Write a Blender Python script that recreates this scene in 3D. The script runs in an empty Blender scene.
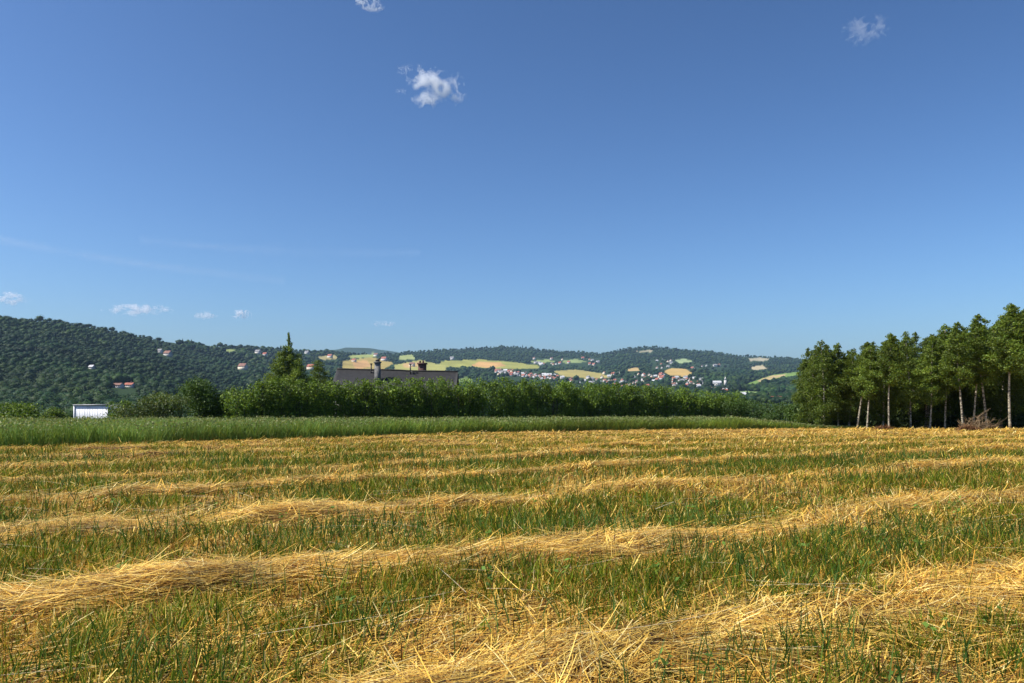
import bpy, math
import numpy as np

# ------------------------------------------------------------------ camera, sky, sun, exposure
S = bpy.context.scene
COL = S.collection
R = math.radians
F, HZ, HC = 796.0, 400.0, 1.6            # focal length in pixels, eye-level row of the photograph, eye height

cd = bpy.data.cameras.new('camera'); cam = bpy.data.objects.new('camera', cd); COL.objects.link(cam)
cd.sensor_width = 36.0; cd.lens = 36.0 * F / 1024.0
cd.shift_y = (HZ - 341.5) / 1024.0
cd.clip_start = 0.05; cd.clip_end = 60000.0
cam.location = (0, 0, HC); cam.rotation_euler = (R(90), 0, 0)
S.camera = cam

SUN_EL, SUN_AZ = 52.0, -106.0             # azimuth clockwise from +Y (straight ahead)
W = bpy.data.worlds.new('World'); S.world = W; W.use_nodes = True
nt = W.node_tree; nt.nodes.clear()
out = nt.nodes.new('ShaderNodeOutputWorld'); bg = nt.nodes.new('ShaderNodeBackground')
sky = nt.nodes.new('ShaderNodeTexSky'); sky.sky_type = 'NISHITA'; sky.sun_disc = False
sky.sun_elevation = R(SUN_EL); sky.sun_rotation = R(SUN_AZ)
sky.altitude = 600; sky.air_density = 1.0; sky.dust_density = 2.5; sky.ozone_density = 5.5
bg.inputs['Strength'].default_value = 0.050
gm = nt.nodes.new('ShaderNodeGamma'); gm.inputs['Gamma'].default_value = 1.5
hs = nt.nodes.new('ShaderNodeHueSaturation'); hs.inputs['Saturation'].default_value = .98; hs.inputs['Value'].default_value = .80; hs.inputs['Hue'].default_value = .495
nt.links.new(sky.outputs[0], gm.inputs['Color']); nt.links.new(gm.outputs[0], hs.inputs['Color']); nt.links.new(hs.outputs[0], bg.inputs[0]); nt.links.new(bg.outputs[0], out.inputs[0])

sd = bpy.data.lights.new('sun', 'SUN'); sun = bpy.data.objects.new('sun', sd); COL.objects.link(sun)
sd.energy = 5.0; sd.angle = R(0.5); sd.color = (1.0, 0.95, 0.85)
sun.rotation_euler = (R(90 - SUN_EL), 0, R(180 - SUN_AZ))
S.view_settings.view_transform = 'Standard'; S.view_settings.look = 'None'
S.view_settings.exposure = 0.76; S.view_settings.gamma = 1.0; S.view_settings.use_curve_mapping = False
S.render.engine = 'CYCLES'
S.cycles.use_denoising = True
S.cycles.max_bounces = 6; S.cycles.diffuse_bounces = 3; S.cycles.transmission_bounces = 3
S.cycles.transparent_max_bounces = 8; S.cycles.volume_bounces = 0
HAZE_DENSITY = 0.42e-4

# ------------------------------------------------------------------ helpers
def hash2(i, j, seed):
    n = (i.astype(np.int64) * 374761393 + j.astype(np.int64) * 668265263 + seed * 974634777) & 0xffffffff
    n = ((n ^ (n >> 13)) * 1274126177) & 0xffffffff
    return ((n ^ (n >> 16)) & 0xffffff) / float(0xffffff)

def vnoise(x, y, seed=0):
    x = np.asarray(x, float); y = np.asarray(y, float)
    i = np.floor(x); j = np.floor(y); fx = x - i; fy = y - j
    fx = fx * fx * (3 - 2 * fx); fy = fy * fy * (3 - 2 * fy)
    a = hash2(i, j, seed); b = hash2(i + 1, j, seed); c = hash2(i, j + 1, seed); d = hash2(i + 1, j + 1, seed)
    return (a * (1 - fx) + b * fx) * (1 - fy) + (c * (1 - fx) + d * fx) * fy

def fbm(x, y, seed=0, oct=4):
    s = 0; a = 0.5; t = 0
    for k in range(oct):
        c_, s_ = math.cos(.65 * k), math.sin(.65 * k)
        s = s + a * vnoise((x * c_ - y * s_) * 2 ** k + 17.3 * k, (x * s_ + y * c_) * 2 ** k - 9.1 * k, seed + k); t += a; a *= 0.5
    return s / t

def sstep(x, a, b):
    t = np.clip((np.asarray(x, float) - a) / (b - a), 0, 1); return t * t * (3 - 2 * t)

def build_mesh(name, V, quads=None, tris=None, mats=(), midx=None, col=None, smooth=False):
    V = np.ascontiguousarray(V, np.float32)
    q = np.zeros((0, 4), np.int32) if quads is None else np.asarray(quads, np.int32)
    t = np.zeros((0, 3), np.int32) if tris is None else np.asarray(tris, np.int32)
    m = bpy.data.meshes.new(name)
    m.vertices.add(len(V)); m.vertices.foreach_set('co', V.ravel())
    m.loops.add(q.size + t.size)
    m.loops.foreach_set('vertex_index', np.concatenate([q.ravel(), t.ravel()]).astype(np.int32))
    m.polygons.add(len(q) + len(t))
    st = np.concatenate([np.arange(len(q)) * 4, q.size + np.arange(len(t)) * 3]).astype(np.int32)
    m.polygons.foreach_set('loop_start', st)
    for a in mats: m.materials.append(a)
    if midx is not None: m.polygons.foreach_set('material_index', np.asarray(midx, np.int32))
    if smooth: m.polygons.foreach_set('use_smooth', np.ones(len(q) + len(t), bool))
    if col is not None:
        ca = m.color_attributes.new('Col', 'FLOAT_COLOR', 'POINT')
        c4 = np.ones((len(V), 4), np.float32); c4[:, :3] = col
        ca.data.foreach_set('color', c4.ravel())
    m.update(calc_edges=True)
    return m

def link(name, mesh, parent=None, loc=(0, 0, 0)):
    o = bpy.data.objects.new(name, mesh); COL.objects.link(o); o.location = loc
    if parent is not None: o.parent = parent
    return o

def tag(o, label=None, cat=None, group=None, kind=None):
    if label: o['label'] = label
    if cat: o['category'] = cat
    if group: o['group'] = group
    if kind: o['kind'] = kind
    return o

class MB:
    """collects quads, tris, colours and material slots into one mesh"""
    def __init__(self): self.V = []; self.Q = []; self.T = []; self.C = []; self.qm = []; self.tm = []; self.n = 0
    def add(self, V, Q=None, T=None, col=(1, 1, 1), m=0):
        V = np.asarray(V, float); self.V.append(V)
        c = np.asarray(col, float)
        self.C.append(np.tile(c, (len(V), 1)) if c.ndim == 1 else c)
        if Q is not None and len(Q): self.Q.append(np.asarray(Q, np.int64) + self.n); self.qm.append(np.full(len(Q), m))
        if T is not None and len(T): self.T.append(np.asarray(T, np.int64) + self.n); self.tm.append(np.full(len(T), m))
        self.n += len(V)
    def mesh(self, name, mats, smooth=False):
        Q = np.concatenate(self.Q) if self.Q else None; T = np.concatenate(self.T) if self.T else None
        mi = np.concatenate(self.qm + self.tm)
        return build_mesh(name, np.concatenate(self.V), Q, T, mats, mi, np.concatenate(self.C), smooth)
    def box(self, c, s, yaw=0.0, col=(1, 1, 1), m=0):
        x, y, z = np.array(s) / 2
        P = np.array([[i, j, k] for k in (-z, z) for j in (-y, y) for i in (-x, x)], float)
        ca, sa = math.cos(yaw), math.sin(yaw)
        P[:, :2] = np.stack([P[:, 0] * ca - P[:, 1] * sa, P[:, 0] * sa + P[:, 1] * ca], 1)
        self.add(P + np.array(c), [[0, 2, 3, 1], [4, 5, 7, 6], [0, 1, 5, 4], [2, 6, 7, 3], [0, 4, 6, 2], [1, 3, 7, 5]], None, col, m)
    def tube(self, P, r, k=6, col=(1, 1, 1), m=0):
        P = np.asarray(P, float); r = np.broadcast_to(np.asarray(r, float), (len(P),))
        T = np.gradient(P, axis=0); T /= np.linalg.norm(T, axis=1, keepdims=True) + 1e-9
        ref = np.where(np.abs(T[:, 2:3]) > 0.9, np.array([[1.0, 0, 0]]), np.array([[0, 0, 1.0]]))
        A = np.cross(T, ref); A /= np.linalg.norm(A, axis=1, keepdims=True) + 1e-9
        B = np.cross(T, A)
        an = np.arange(k) / k * 2 * np.pi
        V = P[:, None] + r[:, None, None] * (np.cos(an)[None, :, None] * A[:, None] + np.sin(an)[None, :, None] * B[:, None])
        n = len(P); Q = [[i * k + j, i * k + (j + 1) % k, (i + 1) * k + (j + 1) % k, (i + 1) * k + j] for i in range(n - 1) for j in range(k)]
        V = V.reshape(-1, 3)
        V = np.vstack([V, P[0], P[-1]]); a, b = n * k, n * k + 1
        Tr = [[a, (j + 1) % k, j] for j in range(k)] + [[b, (n - 1) * k + j, (n - 1) * k + (j + 1) % k] for j in range(k)]
        self.add(V, Q, Tr, col, m)

def ribbons(base, ang, length, width, rise, curl, col, K=3, twist=None, tipw=0.12):
    """N curved blades: base points, heading, length, width, start pitch (rad), bend over the length (rad)"""
    N = len(base); ang = np.asarray(ang); L = length / K
    hd = np.stack([np.cos(ang), np.sin(ang), 0 * ang], 1)
    tw = ang + np.pi / 2 if twist is None else twist
    wd = np.stack([np.cos(tw), np.sin(tw), 0 * tw], 1)
    p = base.copy(); rows = []
    for k in range(K + 1):
        f = 1 - (1 - tipw) * (k / K) ** 1.6
        w = (width * f / 2)[:, None] * wd
        rows += [p - w, p + w]
        pitch = rise - curl * (k + 0.5) / K
        p = p + L[:, None] * (np.cos(pitch)[:, None] * hd + np.sin(pitch)[:, None] * np.array([[0, 0, 1.0]]))
    V = np.stack(rows, 1).reshape(-1, 3)
    s = (np.arange(N) * 2 * (K + 1))[:, None]
    Q = np.concatenate([s + np.array([[2 * k, 2 * k + 1, 2 * k + 3, 2 * k + 2]]) for k in range(K)], 0)
    C = np.repeat(col, 2 * (K + 1), axis=0)
    return V, Q, C

def leaves(rng, P, size, col, outward=None, ob=0.8, aspect=0.65):
    """one small folded quad per point"""
    N = len(P); n = rng.normal(size=(N, 3))
    if outward is not None: n = n / np.linalg.norm(n, axis=1, keepdims=True) + outward * ob
    n /= np.linalg.norm(n, axis=1, keepdims=True) + 1e-9
    a = np.cross(n, rng.normal(size=(N, 3))); a /= np.linalg.norm(a, axis=1, keepdims=True) + 1e-9
    b = np.cross(n, a); s = np.asarray(size).reshape(-1, 1) * np.ones((N, 1))
    V = np.stack([P - a * s * .5, P - b * s * aspect * .5 + n * s * .08, P + a * s * .5, P + b * s * aspect * .5 + n * s * .08], 1).reshape(-1, 3)
    return V, np.arange(N * 4).reshape(-1, 4), np.repeat(col, 4, axis=0)

# ------------------------------------------------------------------ materials
def new_mat(name):
    m = bpy.data.materials.new(name); m.use_nodes = True
    n = m.node_tree; n.nodes.clear()
    return m, n, n.nodes.new('ShaderNodeOutputMaterial')

def mat_leaf(name, base, trans=0.35, rough=0.55, spec=0.25, tcol=(1.25, 1.15, 0.55), vary=0.35, scale=0.6):
    m, n, o = new_mat(name)
    at = n.nodes.new('ShaderNodeVertexColor'); at.layer_name = 'Col'
    tc = n.nodes.new('ShaderNodeNewGeometry'); ns = n.nodes.new('ShaderNodeTexNoise'); ns.inputs['Scale'].default_value = scale; ns.inputs['Detail'].default_value = 3
    n.links.new(tc.outputs['Position'], ns.inputs['Vector'])
    mr = n.nodes.new('ShaderNodeMapRange'); mr.inputs['From Min'].default_value = .3; mr.inputs['From Max'].default_value = .7
    mr.inputs['To Min'].default_value = 1 - vary; mr.inputs['To Max'].default_value = 1 + vary
    n.links.new(ns.outputs['Fac'], mr.inputs['Value'])
    mu = n.nodes.new('ShaderNodeMix'); mu.data_type = 'RGBA'; mu.blend_type = 'MULTIPLY'; mu.inputs['Factor'].default_value = 1
    mu.inputs['B'].default_value = (*base, 1); n.links.new(at.outputs['Color'], mu.inputs['A'])
    m2 = n.nodes.new('ShaderNodeVectorMath'); m2.operation = 'SCALE'
    n.links.new(mu.outputs['Result'], m2.inputs[0]); n.links.new(mr.outputs['Result'], m2.inputs['Scale'])
    p = n.nodes.new('ShaderNodeBsdfPrincipled'); p.inputs['Roughness'].default_value = rough; p.inputs['Specular IOR Level'].default_value = spec
    n.links.new(m2.outputs[0], p.inputs['Base Color'])
    if trans > 0:
        t = n.nodes.new('ShaderNodeBsdfTranslucent'); m3 = n.nodes.new('ShaderNodeVectorMath'); m3.operation = 'MULTIPLY'; m3.inputs[1].default_value = tcol
        n.links.new(m2.outputs[0], m3.inputs[0]); n.links.new(m3.outputs[0], t.inputs['Color'])
        mx = n.nodes.new('ShaderNodeMixShader'); mx.inputs[0].default_value = trans
        n.links.new(p.outputs[0], mx.inputs[1]); n.links.new(t.outputs[0], mx.inputs[2]); n.links.new(mx.outputs[0], o.inputs['Surface'])
    else: n.links.new(p.outputs[0], o.inputs['Surface'])
    return m

def mat_solid(name, ca, cb, scale=3.0, rough=0.8, bump=0.0, stretch=(1, 1, 1), spec=0.3, detail=4):
    m, n, o = new_mat(name)
    tc = n.nodes.new('ShaderNodeTexCoord'); mp = n.nodes.new('ShaderNodeMapping'); mp.inputs['Scale'].default_value = stretch
    ns = n.nodes.new('ShaderNodeTexNoise'); ns.inputs['Scale'].default_value = scale; ns.inputs['Detail'].default_value = detail
    n.links.new(tc.outputs['Object'], mp.inputs[0]); n.links.new(mp.outputs[0], ns.inputs['Vector'])
    cr = n.nodes.new('ShaderNodeValToRGB'); e = cr.color_ramp.elements
    e[0].position = .35; e[1].position = .65; e[0].color = (*ca, 1); e[1].color = (*cb, 1)
    n.links.new(ns.outputs['Fac'], cr.inputs[0])
    p = n.nodes.new('ShaderNodeBsdfPrincipled'); p.inputs['Roughness'].default_value = rough; p.inputs['Specular IOR Level'].default_value = spec
    n.links.new(cr.outputs[0], p.inputs['Base Color'])
    if bump:
        b = n.nodes.new('ShaderNodeBump'); b.inputs['Strength'].default_value = bump; b.inputs['Distance'].default_value = .02
        n.links.new(ns.outputs['Fac'], b.inputs['Height']); n.links.new(b.outputs[0], p.inputs['Normal'])
    n.links.new(p.outputs[0], o.inputs['Surface'])
    return m

def mat_slate():  # dark roof
    m, n, o = new_mat('slate')
    tc = n.nodes.new('ShaderNodeTexCoord'); br = n.nodes.new('ShaderNodeTexBrick')
    mp = n.nodes.new('ShaderNodeMapping'); mp.inputs['Rotation'].default_value = (R(90), 0, 0)
    n.links.new(tc.outputs['Object'], mp.inputs[0]); n.links.new(mp.outputs[0], br.inputs['Vector'])
    br.inputs['Scale'].default_value = 2.2; br.inputs['Color1'].default_value = (.013, .013, .014, 1); br.inputs['Color2'].default_value = (.022, .0215, .022, 1)
    br.inputs['Mortar'].default_value = (.018, .018, .02, 1); br.inputs['Mortar Size'].default_value = .025; br.inputs['Row Height'].default_value = .35
    p = n.nodes.new('ShaderNodeBsdfPrincipled'); p.inputs['Roughness'].default_value = .65; p.inputs['Specular IOR Level'].default_value = .3
    n.links.new(br.outputs[0], p.inputs['Base Color']); n.links.new(p.outputs[0], o.inputs['Surface'])
    return m

def mat_brick():
    m, n, o = new_mat('brick')
    tc = n.nodes.new('ShaderNodeTexCoord'); br = n.nodes.new('ShaderNodeTexBrick')
    mp = n.nodes.new('ShaderNodeMapping'); mp.inputs['Rotation'].default_value = (R(90), 0, 0)
    n.links.new(tc.outputs['Object'], mp.inputs[0]); n.links.new(mp.outputs[0], br.inputs['Vector'])
    br.inputs['Scale'].default_value = 4.5; br.inputs['Color1'].default_value = (.11, .035, .025, 1); br.inputs['Color2'].default_value = (.07, .026, .02, 1)
    br.inputs['Mortar'].default_value = (.12, .11, .1, 1)
    p = n.nodes.new('ShaderNodeBsdfPrincipled'); p.inputs['Roughness'].default_value = .9
    n.links.new(br.outputs[0], p.inputs['Base Color']); n.links.new(p.outputs[0], o.inputs['Surface'])
    return m

def mat_birch_bark():
    m, n, o = new_mat('birch_bark')
    tc = n.nodes.new('ShaderNodeTexCoord'); mp = n.nodes.new('ShaderNodeMapping'); mp.inputs['Scale'].default_value = (2, 2, 5)
    ns = n.nodes.new('ShaderNodeTexNoise'); ns.inputs['Scale'].default_value = 2.2; ns.inputs['Detail'].default_value = 5
    n.links.new(tc.outputs['Object'], mp.inputs[0]); n.links.new(mp.outputs[0], ns.inputs['Vector'])
    cr = n.nodes.new('ShaderNodeValToRGB'); e = cr.color_ramp.elements
    e[0].position = .38; e[0].color = (.05, .042, .035, 1); e[1].position = .58; e[1].color = (.40, .35, .26, 1)
    n.links.new(ns.outputs['Fac'], cr.inputs[0])
    p = n.nodes.new('ShaderNodeBsdfPrincipled'); p.inputs['Roughness'].default_value = .8
    n.links.new(cr.outputs[0], p.inputs['Base Color']); n.links.new(p.outputs[0], o.inputs['Surface'])
    return m

M = dict(
    grass=mat_leaf('grass_blade', (1, 1, 1), .3, spec=.08, vary=.25, scale=1.2),
    straw=mat_leaf('straw_stalk', (1, 1, 1), .22, rough=.5, spec=.3, tcol=(1.1, .95, .6), vary=.22, scale=2.0),
    oat=mat_leaf('oat_stalk', (1, 1, 1), .35, vary=.2, scale=.35),
    birch=mat_leaf('birch_leaf', (1, 1, 1), .38, vary=.3, scale=.7),
    hedge=mat_leaf('hedge_leaf', (1, 1, 1), .32, vary=.3, scale=.5),
    wood=mat_leaf('woodland_leaf', (1, 1, 1), .15, vary=.3, scale=.012, spec=.1),
    bark=mat_birch_bark(),
    dbark=mat_solid('dark_bark', (.03, .024, .018), (.075, .06, .045), 6, .9, .4),
    twig=mat_solid('dead_twig', (.10, .065, .035), (.27, .19, .105), 5, .9),
    slate=mat_slate(), brick=mat_brick(),
    render_grey=mat_solid('grey_render', (.10, .10, .10), (.17, .165, .16), 4, .9),
    pipe=mat_solid('dark_metal', (.02, .02, .02), (.035, .035, .035), 3, .5),
    white=mat_solid('white_paint', (.55, .56, .60), (.70, .70, .74), 1.2, .55, stretch=(1, 1, .3)),
    grey_edge=mat_solid('grey_sheet', (.2, .2, .21), (.3, .3, .31), 2, .5),
    glass=mat_solid('dark_window', (.02, .025, .03), (.04, .045, .05), 1, .15, spec=.5),
    wall_white=mat_solid('white_plaster', (.42, .40, .38), (.56, .53, .51), .2, .9),
    wall_cream=mat_solid('cream_plaster', (.5, .43, .33), (.6, .53, .42), .2, .9),
    wall_grey=mat_solid('grey_plaster', (.32, .31, .3), (.42, .41, .4), .2, .9),
    roof_red=mat_solid('red_tiles', (.20, .06, .04), (.31, .11, .07), .3, .8),
    roof_brown=mat_solid('brown_tiles', (.12, .06, .045), (.2, .1, .075), .3, .8),
    roof_grey=mat_solid('grey_tiles', (.12, .12, .13), (.2, .2, .21), .3, .7),
    roof_pale=mat_solid('pale_sheet_roof', (.32, .32, .33), (.44, .44, .46), .3, .5),
    cloud=mat_leaf('cloud_vapour', (.95, .96, 1.0), .5, rough=1, spec=0, tcol=(1, 1, 1), vary=.0),
)

# ------------------------------------------------------------------ terrain
SKX = [-260, -100, 0, 60, 100, 150, 200, 250, 300, 345, 370, 400, 430, 470, 500, 520, 545, 600, 620, 650, 670, 700, 740, 770, 800, 900, 1024, 1240]
SKY_ = [312, 314, 319, 322.5, 329, 338.5, 346.5, 349, 350.5, 354, 355, 353, 351.5, 349, 346.5, 347.5, 350, 353.5, 350, 347, 348, 350.5, 356, 357.5, 358.5, 360, 362, 362]
def prof(x):
    """control (distance, picture row) curves of the far land along one bearing"""
    t = sstep(x, 120, 420)
    rid = np.interp(x, [-260, 0, 150, 250, 350, 450, 520, 1240], [1550, 1650, 1950, 2500, 3300, 4200, 4600, 4800])
    sk = np.interp(x, SKX, SKY_)
    rs = [170 + 0 * x, 520 + 140 * t, 760 + 600 * t, (760 + 600 * t) * .5 + rid * .5, rid, rid * 1.25, 6600 + 0 * x, 8200 + 0 * x, 9600 + 0 * x]
    mid = 400 + (sk - 400) * (.62 + .0 * t)
    far = np.interp(x, [250, 320, 345, 370, 400, 450], [362, 350, 347.5, 349, 353, 364])
    ys = [452 + 0 * x, 422 - 8 * t, 402 - 5 * t, mid, sk, sk + 14, np.maximum(sk + 12, 366), far, np.maximum(far + 6, 360)]
    return np.array(rs), np.array(ys)

def ground_z(X, Y):
    X = np.atleast_1d(np.asarray(X, float)); Y = np.atleast_1d(np.asarray(Y, float))
    r = np.hypot(X, Y); th = np.arctan2(X, Y)
    x = np.clip(512 + F * np.tan(np.clip(th, -.76, .76)), -240, 1230)
    rs, ys = prof(x)
    behind = sstep(np.abs(th), .95, 1.7)
    ys = ys + (np.minimum(ys * 0 + 396, 396) - ys) * behind * (ys < 400)
    lr = np.log(np.maximum(r, 1)); L = np.log(rs); y = ys[0].copy()
    for i in range(len(rs) - 1):
        f = np.clip((lr - L[i]) / (L[i + 1] - L[i]), 0, 1)
        f = f * .5 + (f * f * (3 - 2 * f)) * .5
        y = np.where(lr > L[i], ys[i] + (ys[i + 1] - ys[i]) * f, y)
    zf = HC + (HZ - y) / F * r * np.maximum(np.cos(th), .6)
    zf = zf + (fbm(X / 260, Y / 260, 5, 3) - .5) * r * .004 * sstep(r, 300, 900)
    yy = np.maximum(Y, 0)
    zn = -.47 * (np.maximum(yy - 20, 0) / 35) ** 1.3 + (vnoise(X / 2.3, Y / 2.3, 3) - .5) * .05
    w = sstep(r, 100, 175)
    return zn * (1 - w) + zf * w

def gz(x, y): return float(ground_z(x, y)[0])
def at(px, D): return ((px - 512) / F * D, D)
def on_land(px, py):
    """world point where the far land shows at a given place of the photograph"""
    r = np.exp(np.linspace(math.log(260), math.log(5200), 700))
    u = (px - 512) / F; k = 1 / math.hypot(u, 1)
    X, Y = u * k * r, k * r; z = ground_z(X, Y); row = HZ - (z - HC) / Y * F
    i = np.where(row <= py)[0]; i = i[0] if len(i) else len(r) - 1
    return X[i], Y[i], z[i]

# patchwork of crops on the far slopes, drawn as outlines (photograph bearing and row -> place on the land)
FIELDS = [
    ([(440, 361), (480, 359.5), (510, 361.5), (540, 366), (538, 368.5), (505, 369), (470, 367), (440, 367)], (.30, .30, .07)),
    ([(478, 362), (500, 362), (506, 366), (490, 368), (470, 366)], (.50, .30, .11)),
    ([(553, 371), (575, 369.5), (600, 373), (611, 377), (590, 379), (562, 376)], (.33, .28, .09)),
    ([(664, 371), (672, 368), (686, 369), (692, 373), (688, 377), (668, 375)], (.48, .33, .11)),
    ([(744, 385), (757, 380), (772, 375), (800, 371.5), (800, 374.5), (776, 379), (758, 384.5)], (.16, .25, .05)),
    ([(757, 380.5), (772, 375.5), (786, 374), (784, 376.5), (770, 379.5), (760, 382)], (.42, .33, .15)),
    ([(674, 360), (684, 358.5), (694, 361.5), (680, 363)], (.30, .38, .18)),
    ([(342, 361), (372, 357), (394, 363), (380, 372), (342, 372)], (.36, .28, .08)),
    ([(352, 362), (366, 360), (372, 366), (356, 370)], (.50, .30, .12)),
    ([(394, 365), (420, 360), (446, 366), (447, 373), (394, 373)], (.34, .33, .09)),
    ([(402, 364), (418, 362), (424, 366), (405, 368)], (.48, .32, .13)),
    ([(398, 356), (412, 354.5), (416, 359), (400, 360)], (.32, .36, .13)),
    ([(348, 355.5), (374, 354), (376, 357), (350, 358.5)], (.28, .32, .10)),
    ([(751, 367), (762, 365), (768, 369), (752, 370)], (.42, .36, .22)),
    ([(748, 358.5), (760, 357.6), (770, 359), (766, 361), (750, 361)], (.36, .33, .22)),
    ([(627, 369), (638, 367.5), (640, 370.5), (628, 371)], (.46, .33, .14)),
    ([(222, 349.5), (234, 349), (240, 351.5), (226, 352)], (.25, .30, .10)),
    ([(316, 357), (336, 354.5), (338, 359), (320, 360)], (.38, .33, .14)),
    ([(458, 379), (466, 376), (474, 380), (472, 384), (456, 384)], (.13, .19, .05)),
    ([(722, 392), (748, 391), (772, 393.5), (770, 396), (724, 395)], (.24, .34, .12)),
    ([(560, 361), (576, 359), (588, 362), (566, 363.5)], (.22, .28, .10)),
    ([(530, 361), (548, 359.5), (556, 362), (534, 363)], (.24, .30, .10)),
    ([(634, 351), (650, 350), (655, 351.8), (640, 352.4)], (.30, .27, .18)),
]
def in_poly(px, py, poly):
    c = np.zeros(np.shape(px), bool); n = len(poly)
    for i in range(n):
        x1, y1 = poly[i]; x2, y2 = poly[(i + 1) % n]
        if y1 == y2: continue
        c ^= ((y1 > py) != (y2 > py)) & (px < (x2 - x1) * (py - y1) / (y2 - y1) + x1)
    return c
def field_of(px, py):
    k = np.full(np.shape(px), -1)
    for i, (poly, c) in enumerate(FIELDS): k[in_poly(px, py, poly)] = i
    return k

# mown rows: Y as a function of X
S3X = np.array([-30, -5.58, -4.6, -3.67, -2.2, -1.05, .44, 1.5, 2.63, 4.7, 8.6, 12.8, 40]); S3Y = np.array([-5, 8.67, 9.58, 10.36, 10.9, 11.6, 12.4, 13.5, 14.2, 15.2, 17.7, 19.9, 36])
S2X = np.array([-30, -3.76, -2.59, -1.2, .49, 2.08, 3.91, 5.5, 8.4, 40]); S2Y = np.array([-9, 5.84, 6.6, 7.24, 8.17, 8.79, 9.8, 11.3, 13.1, 31])
S1X = np.array([-30, -.45, .67, 1.73, 3.94, 40]); S1Y = np.array([-14, 4.2, 4.8, 5.42, 6.05, 22])
def row_y(k, X):
    w = (vnoise(X / 3.0, X * 0 + k * 7.7, 11) - .5) * .9 + (vnoise(X / 1.1, X * 0 + k * 3.7, 12) - .5) * .3
    if k == 10: return 6.75 + (X - 3.5) * .12 + w * .2
    if k == 0: return np.interp(X, S1X, S1Y) + w * .3
    if k == 1: return np.interp(X, S2X, S2Y) + w * .4
    off = [0, 4.4, 8.7, 12.8, 17.2, 21.4, 25.8, 30.2, 34.8, 39.5][k - 2]
    return np.interp(X, S3X, S3Y) + off + w * .8
NROW = 11
OATX = np.array([-70, -30, -17, -8, 0, 9, 19.5, 40]); OATY = np.array([-20, 14, 26.4, 36.5, 45.0, 50, 54.5, 60])
def oat_front(X): return np.interp(X, OATX, OATY) + (vnoise(X / 2.5, X * 0, 21) - .5) * .9
def near_row(X, Y):
    d = np.full(np.shape(X), 9.0)
    for k in range(NROW):
        e = np.abs((Y - row_y(k, X)) * .86)
        d = np.minimum(d, e if k < 10 else np.where(X > 3.0, e, 9))
    return d

def build_ground():
    th = np.unique(np.concatenate([np.linspace(-.74, .74, 1000), np.linspace(.74, 2 * np.pi - .74, 150)[1:-1]]))
    rr = np.concatenate([[.25], np.exp(np.linspace(math.log(.8), math.log(9600), 430))])
    T, RR = np.meshgrid(th, rr); X = (RR * np.sin(T)).ravel(); Y = (RR * np.cos(T)).ravel(); Z = ground_z(X, Y)
    nT, nR = len(th), len(rr)
    i = np.arange(nR - 1)[:, None] * nT; j = np.arange(nT)[None, :]; j2 = (j + 1) % nT
    Q = np.stack([i + j, i + j2, i + nT + j2, i + nT + j], -1).reshape(-1, 4)
    V = np.stack([X, Y, Z], 1)
    V = np.vstack([V, [0, 0, gz(0, 0)]]); c = len(V) - 1
    T3 = np.stack([np.full(nT, c), (np.arange(nT) + 1) % nT, np.arange(nT)], 1)
    r = np.hypot(V[:, 0], V[:, 1])
    col = np.zeros((len(V), 3)); col[:] = (.055, .038, .015)
    g = fbm(V[:, 0] / 1.5, V[:, 1] / 1.5, 31, 4)[:, None]
    col = col * (1 - g * .7) + np.array([.025, .034, .008]) * g * .7
    stub = sstep(r, 12, 34)[:, None]
    col = col * (1 - stub * .75) + np.array([.26, .20, .05]) * stub * .75
    oat = ((V[:, 1] > oat_front(V[:, 0]) - .2) & (r > 10))[:, None]
    col = np.where(oat, np.array([.045, .06, .018]), col)
    far = sstep(r, 75, 130)[:, None]
    col = col * (1 - far) + np.array([.018, .036, .011]) * far
    with np.errstate(all='ignore'):
        px = np.where(V[:, 1] > 1, 512 + F * V[:, 0] / V[:, 1], -999); py = np.where(V[:, 1] > 1, HZ - (V[:, 2] - HC) / V[:, 1] * F, -999)
    k = field_of(px, py); k[r < 500] = -1
    fc = np.array([c for _, c in FIELDS])
    n = (.8 + .4 * vnoise(V[:, 0] / 40, V[:, 1] / 40, 8))[:, None]
    col = np.where((k >= 0)[:, None], fc[np.maximum(k, 0)] * n * .72, col)
    m = mat_leaf('land', (1, 1, 1), 0, rough=.95, spec=.1, vary=.3, scale=3.0)
    link('ground', build_mesh('ground', V, Q, T3, [m], None, col, True))['kind'] = 'structure'
build_ground()

# ------------------------------------------------------------------ haze: one box of thin air
hz = MB(); hz.box((0, 2500, 175), (16000, 14800, 490))
hm, hn, ho = new_mat('thin_haze'); pv = hn.nodes.new('ShaderNodeVolumePrincipled')
pv.inputs['Color'].default_value = (.45, .68, 1.0, 1); pv.inputs['Density'].default_value = HAZE_DENSITY; pv.inputs['Anisotropy'].default_value = .1
hn.links.new(pv.outputs[0], ho.inputs['Volume'])
tag(link('haze', hz.mesh('haze', [hm])), kind='stuff')

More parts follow.
